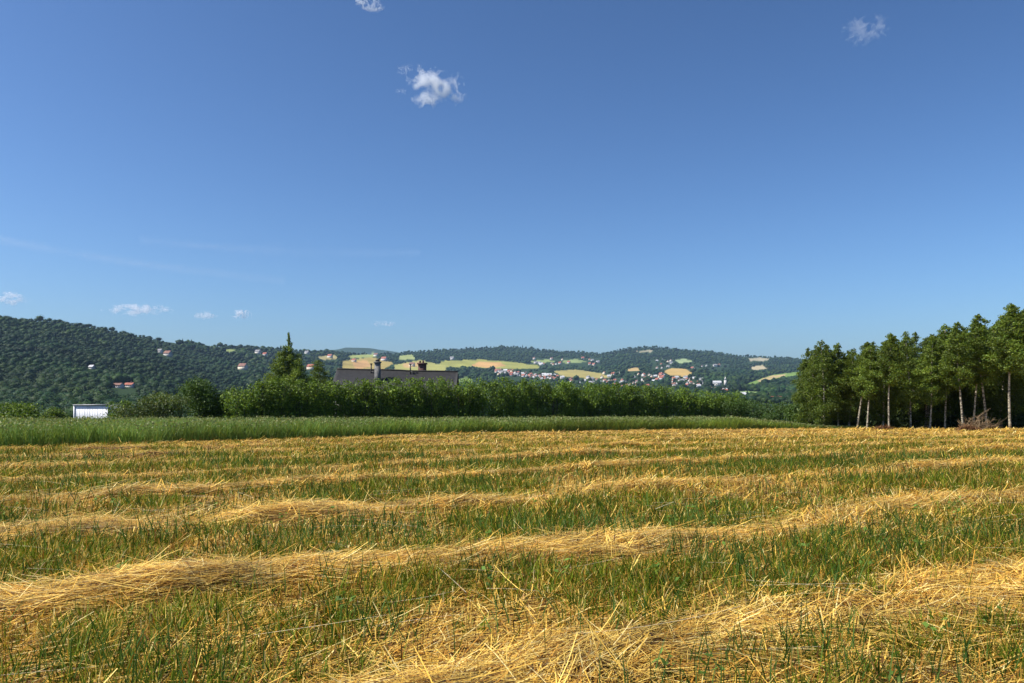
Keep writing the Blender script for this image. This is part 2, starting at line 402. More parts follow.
# ------------------------------------------------------------------ far woods
VILLAGE = [  # x0, x1, y0, y1, count, words for the place
    (496, 556, 371, 381, 46, 'in the dense rows left of the middle of the village'),
    (556, 612, 377.5, 384, 22, 'along the lower edge of the yellow field in the village'),
    (613, 650, 381.5, 387.5, 20, 'just above the hedge in the middle of the village'),
    (641, 664, 375, 383, 16, 'below the round golden field in the village'),
    (652, 672, 361, 369, 9, 'in the small hamlet above the round golden field'),
    (671, 703, 378.5, 387.5, 26, 'between the golden field and the church'),
    (702, 729, 389.5, 395, 13, 'at the foot of the church hill'),
    (534, 598, 359.5, 366.5, 18, 'scattered over the wooded slope above the village'),
    (600, 640, 372, 379, 7, 'between the two yellow fields of the village'),
    (690, 726, 365, 371, 6, 'among trees high above the church'),
]
SPOTS = [  # lone far houses: px, py, width in px, wall, roof, label
    (160, 353, 5, 'wall_white', 'roof_grey', 'small white house high on the wooded hill at left'),
    (168, 356.5, 7, 'wall_grey', 'roof_brown', 'small brown-roofed house high on the wooded hill, right of a white one'),
    (92, 369, 5, 'wall_grey', 'roof_pale', 'tiny pale roof alone among trees of the left hill'),
    (243, 370, 8, 'wall_cream', 'roof_brown', 'brown-roofed house among trees left of the pointed larch'),
    (258, 354, 5, 'wall_white', 'roof_grey', 'white house near the ridge just left of the larch tip'),
    (265, 356, 4, 'wall_white', 'roof_red', 'red-roofed white house near the ridge just left of the larch tip'),
    (307, 354, 4, 'wall_white', 'roof_grey', 'white house near the ridge right of the larch tip'),
    (330, 358, 4.5, 'wall_white', 'roof_red', 'white house at the edge of a small tan field on the ridge'),
    (311, 370, 7, 'wall_cream', 'roof_red', 'pinkish red-roofed house between the larch and the smaller tree'),
    (354, 362, 4, 'wall_cream', 'roof_red', 'cream house with red roof above left end of the slate roof'),
    (384, 361, 5, 'wall_white', 'roof_red', 'white house with red roof showing just above the grey chimney'),
    (376, 356.5, 4, 'wall_white', 'roof_brown', 'tiny brown-roofed house on the ridge above the grey chimney'),
    (412, 366.5, 5, 'wall_cream', 'roof_brown', 'brown-roofed house on the golden field left of the brick chimney'),
    (743, 397, 6, 'wall_white', 'roof_pale', 'pale-roofed white house right of the church near the valley trees'),
    (452, 360, 4, 'wall_white', 'roof_grey', 'white house at the upper left corner of the long yellow field'),
]
CHURCH = (717, 386)

def forest_points(rng, x0, x1, y0, y1, spacing, seed):
    pts = []
    cols = np.arange(x0, x1, spacing)
    for px in cols:
        u = (px - 512) / F; k = 1 / math.hypot(u, 1)
        r = np.exp(np.linspace(math.log(240), math.log(5000), 900))
        X, Y = u * k * r, k * r; z = ground_z(X, Y); row = HZ - (z - HC) / Y * F
        vis = row <= np.minimum.accumulate(np.concatenate([[500], row[:-1]]) )
        sel = vis & (row > y0) & (row < y1)
        rows = row[sel]; rr = r[sel]
        if len(rows) < 3: continue
        o = np.argsort(rows)
        ys = np.arange(rows.min(), rows.max(), spacing * .62)
        ys = ys + rng.uniform(-.5, .5, len(ys)) * spacing * .6
        r_ = np.interp(ys, rows[o], rr[o]); p_ = px + rng.uniform(-.5, .5, len(ys)) * spacing
        u_ = (p_ - 512) / F; k_ = 1 / np.hypot(u_, 1)
        pts.append(np.stack([u_ * k_ * r_, k_ * r_], 1))
    return np.concatenate(pts)

def clear_of(P, pad=0):
    """keeps woods off the crops, and thin among houses"""
    z = ground_z(P[:, 0], P[:, 1]); px = 512 + F * P[:, 0] / P[:, 1]; py = HZ - (z - HC) / P[:, 1] * F
    keep = field_of(px, py) < 0
    for dy in (1.2, 2.2): keep &= field_of(px, py - dy) < 0
    for s in SPOTS: keep &= ~((np.abs(px - s[0]) < s[2] * .55 + 1) & (py - s[1] > -1.2) & (py - s[1] < 4.6))
    keep &= ~((np.abs(px - CHURCH[0] - 4) < 9) & (py > 384) & (py < 390))
    keep &= ~((np.abs(px - 124) < 14) & (py > 384.5) & (py < 400))
    return keep, px, py

BLOB_V = None
def ico(sub):
    import bmesh
    bm = bmesh.new(); bmesh.ops.create_icosphere(bm, subdivisions=sub, radius=1)
    V = np.array([v.co[:] for v in bm.verts]); T = np.array([[v.index for v in f.verts] for f in bm.faces]); bm.free(); return V, T

def forest(name, P, size, label, sub, leafn, seed, conifer=.15):
    rng = np.random.default_rng(seed); mb = MB(); n = len(P)
    Z = ground_z(P[:, 0], P[:, 1]); s = size * .86 * (.55 + .85 * rng.random(n) ** 1.6) * (.75 + .5 * vnoise(P[:, 0] / 60, P[:, 1] / 60, seed + 9))
    D = np.hypot(P[:, 0], P[:, 1])
    con = rng.random(n) < conifer * (2 * vnoise(P[:, 0] / 90, P[:, 1] / 90, seed + 2))
    h = s * rng.uniform(.7, 1.1, n) * np.where(con, 1.4, 1.0); w = s * np.where(con, .36, .72)
    tone = .35 + 1.1 * fbm(P[:, 0] / 130, P[:, 1] / 130, seed + 3, 4) * rng.uniform(.75, 1.25, n)
    warm = rng.random((n, 1)) * np.clip(vnoise(P[:, 0] / 120, P[:, 1] / 120, seed + 4) * 1.4, 0, 1)[:, None]
    base = (np.array([.010, .032, .008]) * (1 - warm) + np.array([.034, .058, .009]) * warm)
    base = np.where(con[:, None], np.array([.014, .032, .014]), base) * tone[:, None]
    V, T = ico(sub); nv = len(V)
    disp = 1 + .55 * (rng.random((n, nv, 1)) - .5)
    cone = np.where(con[:, None], 1 - .75 * np.clip((V[None, :, 2] + .6) / 1.6, 0, 1), 1.0)[..., None]
    B = V[None] * disp * (.84 if leafn > 20 else 1) * np.concatenate([cone, cone, np.ones_like(cone)], 2)
    B = B * np.stack([w, w, h * .62], 1)[:, None] + np.stack([P[:, 0], P[:, 1], Z + h * .5], 1)[:, None]
    TT = (T[None] + (np.arange(n) * nv)[:, None, None]).reshape(-1, 3)
    mb.add(B.reshape(-1, 3), None, TT, np.repeat(base, nv, 0))
    if leafn:
        d = rng.normal(size=(n, leafn, 3)); d[..., 2] = np.abs(d[..., 2]) * 1.1 - .25; d /= np.linalg.norm(d, axis=2, keepdims=True)
        cl = 1 - .75 * np.clip((d[..., 2:] + .6) / 1.6, 0, 1) * con[:, None, None]
        C = d * np.concatenate([cl, cl, np.ones_like(cl)], 2) * np.stack([w, w, h * .62], 1)[:, None] * rng.uniform(.88, 1.18, (n, leafn, 1)) + np.stack([P[:, 0], P[:, 1], Z + h * .5], 1)[:, None]
        lc = np.repeat(base, leafn, 0) * rng.uniform(.75, 1.35, (n * leafn, 1))
        LV, LQ, LC = leaves(rng, C.reshape(-1, 3), np.repeat(s * (.13 if leafn > 20 else .2), leafn) * rng.uniform(.6, 1.3, n * leafn), lc, d.reshape(-1, 3) + np.array([0, 0, .35]), 1.5, .8)
        mb.add(LV, LQ, None, LC)
    tag(link(name, mb.mesh(name, [M['wood']])), label, 'woodland', None, 'stuff')

rng = np.random.default_rng(1)
P = forest_points(rng, -70, 330, 316, 425, 3.0, 1); k, px, py = clear_of(P)
P = P[k & (np.hypot(P[:, 0], P[:, 1]) < 2000)]
forest('forest', P, 7.8, 'dark green broadleaf forest covering the whole hill at left', 1, 70, 11, .05)
P = forest_points(rng, 180, 1100, 344, 420, 1.75, 2); k, px, py = clear_of(P)
d = np.hypot(P[:, 0], P[:, 1])
vill = np.zeros(len(P), bool)
for b in VILLAGE: vill |= (px > b[0] - 2) & (px < b[1] + 2) & (py > b[2] - 1) & (py < b[3] + 2)
openl = vnoise(P[:, 0] / 130, P[:, 1] / 130, 77)
k &= ~vill | (rng.random(len(P)) < .2)
far = d > 2900
forest('forest', P[k & ~far & (d > 1000) & ((px > 250) | (d > 1990)) & (openl > .16)], 10.0, 'dark trees among fields and houses across the valley', 1, 8, 12, .08)
forest('forest', P[k & far], 10.0, 'bluish wooded ridges closing the horizon', 1, 0, 13, .04)

# ------------------------------------------------------------------ far village: every house its own object
def house_mesh(name, w, d, h, rh, wall, roof, chim=True):
    mb = MB(); mb.box((0, 0, h / 2 - 1), (w, d, h + 2), m=0)
    o = .5
    A = np.array([[-w / 2 - o, -d / 2 - o, h - .25], [w / 2 + o, -d / 2 - o, h - .25], [w / 2 + o, 0, h + rh], [-w / 2 - o, 0, h + rh], [-w / 2 - o, d / 2 + o, h - .25], [w / 2 + o, d / 2 + o, h - .25]])
    Bm = A - np.array([0, 0, .25])
    mb.add(np.vstack([A, Bm]), [[0, 1, 2, 3], [3, 2, 5, 4], [7, 6, 9, 8], [8, 9, 10, 11], [0, 6, 7, 1], [4, 5, 11, 10]], None, (1, 1, 1), 1)
    mb.add([[-w / 2, -d / 2, h], [-w / 2, d / 2, h], [-w / 2, 0, h + rh - .3], [w / 2, -d / 2, h], [w / 2, d / 2, h], [w / 2, 0, h + rh - .3]], None, [[0, 2, 1], [3, 4, 5]], (1, 1, 1), 0)
    if chim: mb.box((w * .2, d * .12, h + rh), (.9, .9, 2.2), m=0)
    return mb.mesh(name, [M[wall], M[roof]])
KINDS = [('wall_white', 'roof_red', 'white', 'red'), ('wall_white', 'roof_brown', 'white', 'brown'), ('wall_white', 'roof_grey', 'white', 'grey'),
         ('wall_cream', 'roof_red', 'cream', 'red'), ('wall_grey', 'roof_pale', 'grey', 'pale'), ('wall_white', 'roof_pale', 'white', 'pale')]
PROTO = [house_mesh('village_house', 9 + 2 * (i % 3), 8, 4.6 + .5 * (i % 2), 4.2, k[0], k[1]) for i, k in enumerate(KINDS)]
rng = np.random.default_rng(5)
for (x0, x1, y0, y1, n, words) in VILLAGE:
    done = []; tries = 0
    while len(done) < n and tries < 3000:
        tries += 1
        px, py = rng.uniform(x0, x1), rng.uniform(y0, y1)
        if x1 - x0 > 50 and y1 - y0 > 9: py = y0 + (y1 - y0) * np.clip((px - x0) / (x1 - x0) * .6 + rng.uniform(0, .4), 0, 1)
        if any(abs(px - a) < 2.6 and abs(py - b) < 1.3 for a, b in done): continue
        if field_of(np.array([px]), np.array([py]))[0] >= 0: continue
        done.append((px, py)); X, Y, z = on_land(px, py)
        k = rng.choice(6, p=[.34, .16, .14, .14, .1, .12])
        o = bpy.data.objects.new('village_house', PROTO[k]); COL.objects.link(o)
        o.location = (X, Y, z); sc = rng.uniform(.55, .98) * Y / 2100 * (1.0 if Y < 2600 else .85); o.scale = (sc,) * 3
        o.rotation_euler.z = rng.normal(-.3, .45) + (0 if rng.random() < .6 else 1.57)
        tag(o, '%s house with %s roof %s' % (KINDS[k][2], KINDS[k][3], words), 'house', 'houses ' + words)
for (px, py, wpx, wall, roof, label) in SPOTS:
    X, Y, z = on_land(px, py); w = wpx / F * Y
    o = link('village_house', house_mesh('village_house', w, w * .75, w * .45, w * .38, wall, roof, False), None, (X, Y, z))
    o.rotation_euler.z = -.35; tag(o, label, 'house')

def big_house(px, py, wpx, wall, roof, label, yaw=-.35, nwin=4, hk=.26, rk=.2, chimney=True):
    X, Y, z = on_land(px, py); w = wpx / F * Y; d = w * .55; h = w * hk; rh = w * rk
    e = bpy.data.objects.new('farmhouse', None); COL.objects.link(e); e.location = (X, Y, z); e.rotation_euler.z = yaw
    tag(e, label, 'house')
    mb = MB(); mb.box((0, 0, h / 2 - 1), (w, d, h + 2))
    mb.add([[-w / 2, -d / 2, h], [-w / 2, d / 2, h], [-w / 2, 0, h + rh - .2], [w / 2, -d / 2, h], [w / 2, d / 2, h], [w / 2, 0, h + rh - .2]], None, [[0, 2, 1], [3, 4, 5]])
    link('wall', mb.mesh('wall', [M[wall]]), e)
    rb = MB(); o = .5; A = np.array([[-w / 2 - o, -d / 2 - o, h - .2], [w / 2 + o, -d / 2 - o, h - .2], [w / 2 + o, 0, h + rh], [-w / 2 - o, 0, h + rh], [-w / 2 - o, d / 2 + o, h - .2], [w / 2 + o, d / 2 + o, h - .2]])
    rb.add(np.vstack([A, A - [0, 0, .2]]), [[0, 1, 2, 3], [3, 2, 5, 4], [7, 6, 9, 8], [8, 9, 10, 11], [0, 6, 7, 1], [4, 5, 11, 10]])
    rf = link('roof', rb.mesh('roof', [M[roof]]), e)
    if chimney:
        cb = MB(); cb.box((w * .2, 0, h + rh + .4), (.9, .9, 1.8)); link('chimney', cb.mesh('chimney', [M['brick']]), rf)
    for i in range(nwin):
        wb = MB(); wb.box((-w / 2 + w * (i + .5) / nwin, -d / 2 - .03, h * .55), (w / nwin * .38, .12, h * .36)); link('window', wb.mesh('window', [M['glass']]), e)
big_house(130, 387.5, 10, 'wall_white', 'roof_red', 'red-roofed white farmhouse in a gap of the dark left-hand forest')
big_house(118, 388, 11, 'wall_white', 'roof_brown', 'brown-roofed white farmhouse joined to a red-roofed one in the left forest', -.35, 4, .26, .18, False)
big_house(759, 397.5, 15, 'wall_white', 'roof_red', 'long red-roofed house low in the valley right of the church', -.3, 6, .12, .15)
big_house(776, 402.5, 11, 'wall_white', 'roof_red', 'large red-roofed house nearest to the left end of the birch grove', -.3, 3, .26, .3)
big_house(721, 393.5, 13, 'wall_white', 'roof_red', 'wide red-roofed house straight below the church spire', -.3, 5, .14, .2)

def church():
    X, Y, z = on_land(*CHURCH); k = Y / F
    e = bpy.data.objects.new('church', None); COL.objects.link(e); e.location = (X, Y, z); e.rotation_euler.z = -.2; tag(e, 'white village church with a slender pointed tower at its right end', 'church')
    w, d, h = 8 * k, 6 * k, 3.2 * k
    mb = MB(); mb.box((0, 0, h / 2 - 1), (w, d, h + 2)); mb.add([[-w / 2, -d / 2, h], [-w / 2, d / 2, h], [-w / 2, 0, h + 1.7 * k], [w / 2, -d / 2, h], [w / 2, d / 2, h], [w / 2, 0, h + 1.7 * k]], None, [[0, 2, 1], [3, 4, 5]])
    link('nave', mb.mesh('nave', [M['wall_white']]), e)
    rb = MB(); o = .6; A = np.array([[-w / 2 - o, -d / 2 - o, h - .2], [w / 2 + o, -d / 2 - o, h - .2], [w / 2 + o, 0, h + 2 * k], [-w / 2 - o, 0, h + 2 * k], [-w / 2 - o, d / 2 + o, h - .2], [w / 2 + o, d / 2 + o, h - .2]])
    rb.add(np.vstack([A, A - [0, 0, .2]]), [[0, 1, 2, 3], [3, 2, 5, 4], [7, 6, 9, 8], [8, 9, 10, 11], [0, 6, 7, 1], [4, 5, 11, 10]])
    link('roof', rb.mesh('roof', [M['roof_pale']]), e)
    for i in range(4):
        wb = MB(); wb.box((-w / 2 + w * (i + .5) / 4, -d / 2 - .05, h * .55), (w * .07, .2, h * .5)); link('window', wb.mesh('window', [M['glass']]), e)
    tb = MB(); tw = 2.3 * k; tb.box((8 * k, 0, 2.9 * k - 1), (tw, tw, 5.8 * k + 2)); tw_o = link('tower', tb.mesh('tower', [M['wall_white']]), e)
    sb = MB(); sb.add([[8 * k - tw * .55, -tw * .55, 5.8 * k], [8 * k + tw * .55, -tw * .55, 5.8 * k], [8 * k + tw * .55, tw * .55, 5.8 * k], [8 * k - tw * .55, tw * .55, 5.8 * k], [8 * k, 0, 9.6 * k]], [[3, 2, 1, 0]], [[0, 1, 4], [1, 2, 4], [2, 3, 4], [3, 0, 4]])
    link('spire', sb.mesh('spire', [M['wall_grey']]), tw_o)
church()

# ------------------------------------------------------------------ house behind the hedge
def slate_house():
    D = 88.0; x0, x1 = at(337, D)[0], at(458, D)[0]; w = x1 - x0; cx = (x0 + x1) / 2; g = gz(cx, D)
    e = bpy.data.objects.new('house', None); COL.objects.link(e); e.location = (cx, D, g); e.rotation_euler.z = .0
    tag(e, 'house with long dark slate roof showing above the hedge', 'house')
    ridge = HC + (HZ - 369.2) / F * D - g; eave = ridge - 2.6; d = 7.4
    mb = MB(); mb.box((0, 0, eave / 2 - .3), (w - .9, d - .9, eave + .6))
    a = (w - .9) / 2; b = (d - .9) / 2
    mb.add([[-a, -b, eave], [-a, b, eave], [-a, 0, ridge - .3], [a, -b, eave], [a, b, eave], [a, 0, ridge - .3]], None, [[0, 2, 1], [3, 4, 5]])
    link('wall', mb.mesh('wall', [M['render_grey']]), e)
    rb = MB(); N = 40; xs = np.linspace(-w / 2, w / 2, N); sag = (vnoise(xs * .7, xs * 0, 4) - .5) * .07 - (xs / w + .5) * .3
    A = []
    for i in range(N): A += [[xs[i], -d / 2 - .2, eave - .12 + sag[i]], [xs[i], 0, ridge + sag[i]], [xs[i], d / 2 + .2, eave - .12 + sag[i]]]
    A = np.array(A); n = len(A); Q = []
    for i in range(N - 1):
        for j in (0, 1): Q += [[3 * i + j, 3 * i + 3 + j, 3 * i + 4 + j, 3 * i + 1 + j], [n + 3 * i + 1 + j, n + 3 * i + 4 + j, n + 3 * i + 3 + j, n + 3 * i + j]]
        Q += [[3 * i, n + 3 * i, n + 3 * i + 3, 3 * i + 3], [3 * i + 2, 3 * i + 5, n + 3 * i + 5, n + 3 * i + 2]]
    for i in (0, N - 1): Q += [[3 * i, 3 * i + 1, n + 3 * i + 1, n + 3 * i], [3 * i + 1, 3 * i + 2, n + 3 * i + 2, n + 3 * i + 1]]
    rb.add(np.vstack([A, A - [0, 0, .16]]), Q)
    rf = link('roof', rb.mesh('roof', [M['slate']]), e)
    rc = MB(); rc.tube([[x, 0, ridge + s + .03] for x, s in zip(xs, sag)], .1, 6); link('ridge_cap', rc.mesh('ridge_cap', [M['slate']]), rf)
    def X(px): return at(px, D)[0] - cx
    def Zp(py): return HC + (HZ - py) / F * D - g
    cb = MB(); zt = Zp(363.6); cb.box((X(380.5), -1.9, (zt + eave) / 2), (.58, .6, zt - eave)); cb.box((X(380.5), -1.9, zt + .05), (.74, .76, .14))
    ch = link('chimney', cb.mesh('chimney', [M['render_grey']]), rf); ch['label'] = 'grey rendered chimney on the front slope'
    pt = MB(); pt.tube([[X(381.5), -1.9, zt + .1], [X(381.5), -1.9, zt + .5]], .13, 8); pt.tube([[X(379.5), -1.9, zt + .1], [X(379.5), -1.9, zt + .35]], .12, 8)
    link('chimney_pot', pt.mesh('chimney_pot', [M['pipe']]), rf)
    cb = MB(); zt = Zp(364); cb.box((X(422), .3, (zt + ridge - 1) / 2), (.85, .7, zt - ridge + 1)); cb.box((X(422), .3, zt + .05), (1.05, .9, .16))
    ch = link('chimney', cb.mesh('chimney', [M['brick']]), rf); ch['label'] = 'dark brick chimney on the ridge'
    pt = MB()
    for q in (-.25, .1): pt.tube([[X(422) + q, .3, zt + .1], [X(422) + q, .3, zt + .38]], .11, 8)
    link('chimney_pot', pt.mesh('chimney_pot', [M['brick']]), rf)
    for px, py in ((372, 364.5), (411, 365)):
        vb = MB(); zt = Zp(py); vb.tube([[X(px), -.5, ridge - .8], [X(px), -.5, zt]], .07, 8); vb.tube([[X(px), -.5, zt], [X(px), -.5, zt + .1]], .14, 8)
        vb.tube([[X(px), -.5, ridge - .25], [X(px) + .5, -.7, ridge - .45]], .06, 6)
        link('vent_pipe', vb.mesh('vent_pipe', [M['pipe']]), rf)
    for sx in (-.3, 0, .3):
        wb = MB(); wb.box((w * sx, -b - .03, 1.5), (1.3, .12, 1.3)); link('window', wb.mesh('window', [M['glass']]), e)
slate_house()

def shed():
    D = 68.0; x0, x1 = at(75, D)[0], at(113, D)[0]; w = x1 - x0; cx = (x0 + x1) / 2; g = gz(cx, D); top = HC + (HZ - 405.3) / F * D - g
    e = bpy.data.objects.new('shed', None); COL.objects.link(e); e.location = (cx, D + 1.2, g); e.rotation_euler.z = -.2
    tag(e, 'low white shed half hidden behind green oats at left', 'shed')
    mb = MB(); N = 26
    for i in range(N): mb.box((-w / 2 + w * (i + .5) / N, -1.2 - (.006 if i % 2 else 0), top / 2 - .1), (w / N, .05, top + .2))
    for s in (-1, 1): mb.box((s * (w / 2 - .03), .02, top / 2 - .1), (.06, 2.36, top + .2))
    mb.box((0, 1.22, top / 2 - .1), (w, .05, top + .2))
    link('wall', mb.mesh('wall', [M['white']]), e)
    rb = MB(); rb.box((0, 0, top + .04), (w + .16, 2.7, .07)); link('roof', rb.mesh('roof', [M['grey_edge']]), e)
    cb = MB(); cb.box((-w / 2 - .01, -1.25, top / 2 - .1), (.09, .09, top + .15)); link('corner_post', cb.mesh('corner_post', [M['white']]), e)
shed()

# ------------------------------------------------------------------ trees, shrubs, hedge
def birch(seed, H, Rm, clear, nleaf, lk=.04, tone0=1.0):
    rng = np.random.default_rng(seed)
    n = 14; t = np.linspace(0, 1, n); lean = rng.normal(0, lk, 2) * H
    Px = lean[0] * t + .12 * np.sin(t * 5 + rng.uniform(0, 6)) * t; Py = lean[1] * t + .1 * np.sin(t * 4 + rng.uniform(0, 6)) * t
    P = np.stack([Px, Py, t * H * .97 - .1], 1)
    tb = MB(); tb.tube(P, .075 * (H / 9) * (1 - t) ** .75 + .012, 8)
    nb = int(100 * H / 9); cen = []; rad = []
    for i in range(nb):
        s = clear + (1 - clear) * (i + rng.random()) / nb
        q = (s - clear) / (1 - clear)
        full = Rm * min((q / .22) ** .5 if q > 0 else 0, 1) * (1 - q) ** .58 + .06
        R_ = full * rng.uniform(.12, 1.0) ** .6 * rng.uniform(.7, 1.25)
        a = i * 2.4 + rng.normal(0, .5); b = np.array([np.interp(s, t, P[:, 0]), np.interp(s, t, P[:, 1]), s * H * .97])
        c = b + np.array([math.cos(a) * R_, math.sin(a) * R_, R_ * rng.uniform(-.1, .45)])
        cen.append(c); rad.append(.10 + .33 * full * rng.uniform(.6, 1.1))
        mid = (b + c) / 2 + [0, 0, .1 * R_]
        if i % 3 == 0: tb.tube([b, mid, c], [.022 * (1 - s) + .008, .012 * (1 - s) + .005, .004], 4)
    for k in range(4): cen.append(P[-1] + [rng.normal(0, .05), rng.normal(0, .05), .15 - .22 * k]); rad.append(.07 + .045 * k)
    cen = np.array(cen); rad = np.array(rad)
    pr = rad ** 2; pr /= pr.sum(); ci = rng.choice(len(cen), nleaf, p=pr)
    d = rng.normal(size=(nleaf, 3)); d /= np.linalg.norm(d, axis=1, keepdims=True)
    rr = rng.random((nleaf, 1)) ** .55
    L = cen[ci] + d * rr * rad[ci][:, None] * np.array([1.15, 1.15, .8]); L[:, 2] -= rr[:, 0] * rng.random(nleaf) * .35 * rad[ci] * 2
    tone = (.75 + .5 * rng.random(len(cen)))[ci][:, None] * rng.uniform(.65, 1.35, (nleaf, 1))
    warm = rng.random((nleaf, 1)); col = (np.array([.048, .092, .012]) * (1 - warm) + np.array([.125, .155, .020]) * warm) * tone * tone0
    V, Q, C = leaves(rng, L, rng.uniform(.09, .17, nleaf), col, d, .4)
    cb = MB(); cb.add(V, Q, None, C)
    return tb.mesh('trunk', [M['bark']], True), cb.mesh('crown', [M['birch']])
BIRCH = [birch(100 + i, 9.0, r, c, 15000) for i, (r, c) in enumerate([(1.5, .26), (1.75, .18), (1.4, .32), (1.85, .10), (1.65, .2), (1.45, .33)])]
FRONTB = [birch(170 + i, 9.0, r, c, 11000, .06, 1.25) for i, (r, c) in enumerate([(1.4, .40), (1.6, .20), (1.25, .46), (1.7, .16), (1.5, .36), (1.35, .26)])]
BUSHY = [birch(140 + i, 9.0, 1.9, .04, 15000) for i in range(2)]
def tree(name, meshes, px, D, top, label, cat='tree', group=None, yaw=0, wid=1.0, H0=9.0):
    X, Y = at(px, D); g = gz(X, Y); e = bpy.data.objects.new(name, None); COL.objects.link(e)
    h = HC + (HZ - top) / F * D - g; s = h / H0
    e.location = (X, Y, g); e.rotation_euler.z = yaw; e.scale = (s * wid, s * wid, s)
    tag(e, label, cat, group)
    link('trunk', meshes[0], e); link('crown', meshes[1], e)
    return e
FRONT = [  # px of foot, distance, top row, variant, label
    (824, 56.5, 337, 7, 'bushy birch at the left end of the grove, leafy almost to the ground'),
    (808, 58.5, 344, 6, 'shortest leafy birch, outermost of the grove towards the valley'),
    (857, 56, 340, 0, 'birch with slim dark trunk left of a paler leaning trunk near grove left end'),
    (867, 55.2, 343, 4, 'birch with pale leaning trunk, first clear white stem from the grove left end'),
    (889, 54.6, 331, 2, 'birch with long bare white trunk standing forward behind the brown straw heap'),
    (911, 56.5, 329, 1, 'birch with shaded trunk just right of the long bare white one'),
    (930, 55.4, 334, 5, 'birch with short pale stem showing low in the middle of the grove'),
    (945, 56.2, 321, 4, 'tall full birch with hidden trunk left of the thick slanting one'),
    (963, 54.2, 320, 0, 'birch with thick slanting trunk left of the brush pile'),
    (973, 55.6, 326, 2, 'birch with thin straight trunk rising behind the brush pile'),
    (987, 55.0, 312, 0, 'birch with thin pale trunk rising from right end of brush pile'),
    (1010, 53.4, 301, 2, 'tallest birch, with a thin white trunk at the right end of the grove'),
    (1026, 55.0, 305, 0, 'birch cut off by the right edge of the photo'),
]
rng = np.random.default_rng(9)
for px, D, top, v, label in FRONT:
    tree('birch_tree', (FRONTB + BUSHY)[v], px, D, top, label, 'tree', 'birches in the grove', rng.uniform(0, 6.28), rng.uniform(.92, 1.1) * (1.1 if v > 5 else 1))
for i in range(46):
    px = 806 + i * 5.1 + rng.uniform(-4, 4); D = rng.uniform(57, 66)
    top = np.interp(px, [806, 828, 857, 881, 901, 940, 985, 1006, 1040], [349, 342, 345, 338, 334, 328, 320, 309, 310]) + rng.uniform(-2, 9)
    tree('birch_tree', (BIRCH[3:5] + BUSHY)[i % 4] if i % 3 else BIRCH[i % 6], px, D, top, 'slender birch in the shaded rows behind the front of the grove', 'tree', 'birches in the grove', rng.uniform(0, 6.28), rng.uniform(.95, 1.25))

def shrub_leaves(rng, mb, centers, radii, n, size, tone=1.0, shell=.45, dark=(.030, .055, .014), light=(.085, .125, .024)):
    centers = np.array(centers, float); radii = np.array(radii, float)
    pr = radii[:, 0] * radii[:, 2]; pr = pr / pr.sum(); ci = rng.choice(len(centers), n, p=pr)
    d = rng.normal(size=(n, 3)); d /= np.linalg.norm(d, axis=1, keepdims=True)
    lump = 1 + .28 * (vnoise(d[:, 0] * 3 + ci * 7.1, d[:, 2] * 3 + d[:, 1] * 2, 3) - .5) * 2
    rr = rng.random((n, 1)) ** shell * lump[:, None]
    L = centers[ci] + d * rr * radii[ci]
    warm = rng.random((n, 1)) ** 1.4
    col = (np.array(dark) * (1 - warm) + np.array(light) * warm) * rng.uniform(.7, 1.3, (n, 1)) * tone
    V, Q, C = leaves(rng, L, size * rng.uniform(.6, 1.3, n), col, d, .5)
    mb.add(V, Q, None, C)

def hedge():
    rng = np.random.default_rng(21); fb = MB(); sb = MB(); e = bpy.data.objects.new('hedge', None); COL.objects.link(e)
    X0, Y0 = at(232, 64); e.location = (X0, Y0, gz(X0, Y0)); o = np.array(e.location)
    tag(e, 'long dark green leafy hedge behind the oats, in front of the slate roof', 'hedge')
    cen = []; rad = []; px = 240.0
    while px < 735:
        D = np.interp(px, [240, 735], [64, 88]); X, Y = at(px, D); g = gz(X, Y)
        top = np.interp(px, [240, 270, 300, 400, 500, 560, 620, 660, 700, 735], [387, 381, 380, 379, 379.5, 381, 384, 387.5, 389.5, 392]) + rng.uniform(-1.6, 1.6)
        h = HC + (HZ - top) / F * D - g; w = rng.uniform(.85, 1.25)
        for dy in (0, .9):
            cen.append([X + rng.normal(0, .2), Y + dy, g + h * .62]); rad.append([w, 1.0, h * .40])
        cen.append([X + rng.normal(0, .4), Y + .2, g + h * .2]); rad.append([w * 1.2, .9, h * .24]); cen.append([X + .5, Y + .5, g + h * .3]); rad.append([w * 1.2, .5, h * .32])
        for k in range(5):   # loose tips and side lumps
            q = rng.uniform(-.8, .8); cen.append([X + q, Y + rng.uniform(-.8, .6), g + h * rng.uniform(.45, .98)]); rad.append([.38, .38, .42])
        for k in range(5):
            bx = X + rng.uniform(-.7, .7); sb.tube(np.array([[bx, Y + rng.uniform(-.4, .4), g - .1], [bx + rng.normal(0, .2), Y, g + h * .5], [bx + rng.normal(0, .3), Y, g + h * .9]]) - o, [.035, .025, .008], 4)
        px += w * 1.35 / D * F
    cen = np.array(cen) - o
    shrub_leaves(rng, fb, cen, rad, 150000, .17, dark=(.045, .095, .013), light=(.19, .27, .028))
    link('foliage', fb.mesh('foliage', [M['hedge']]), e); link('stems', sb.mesh('stems', [M['dbark']]), e)
hedge()

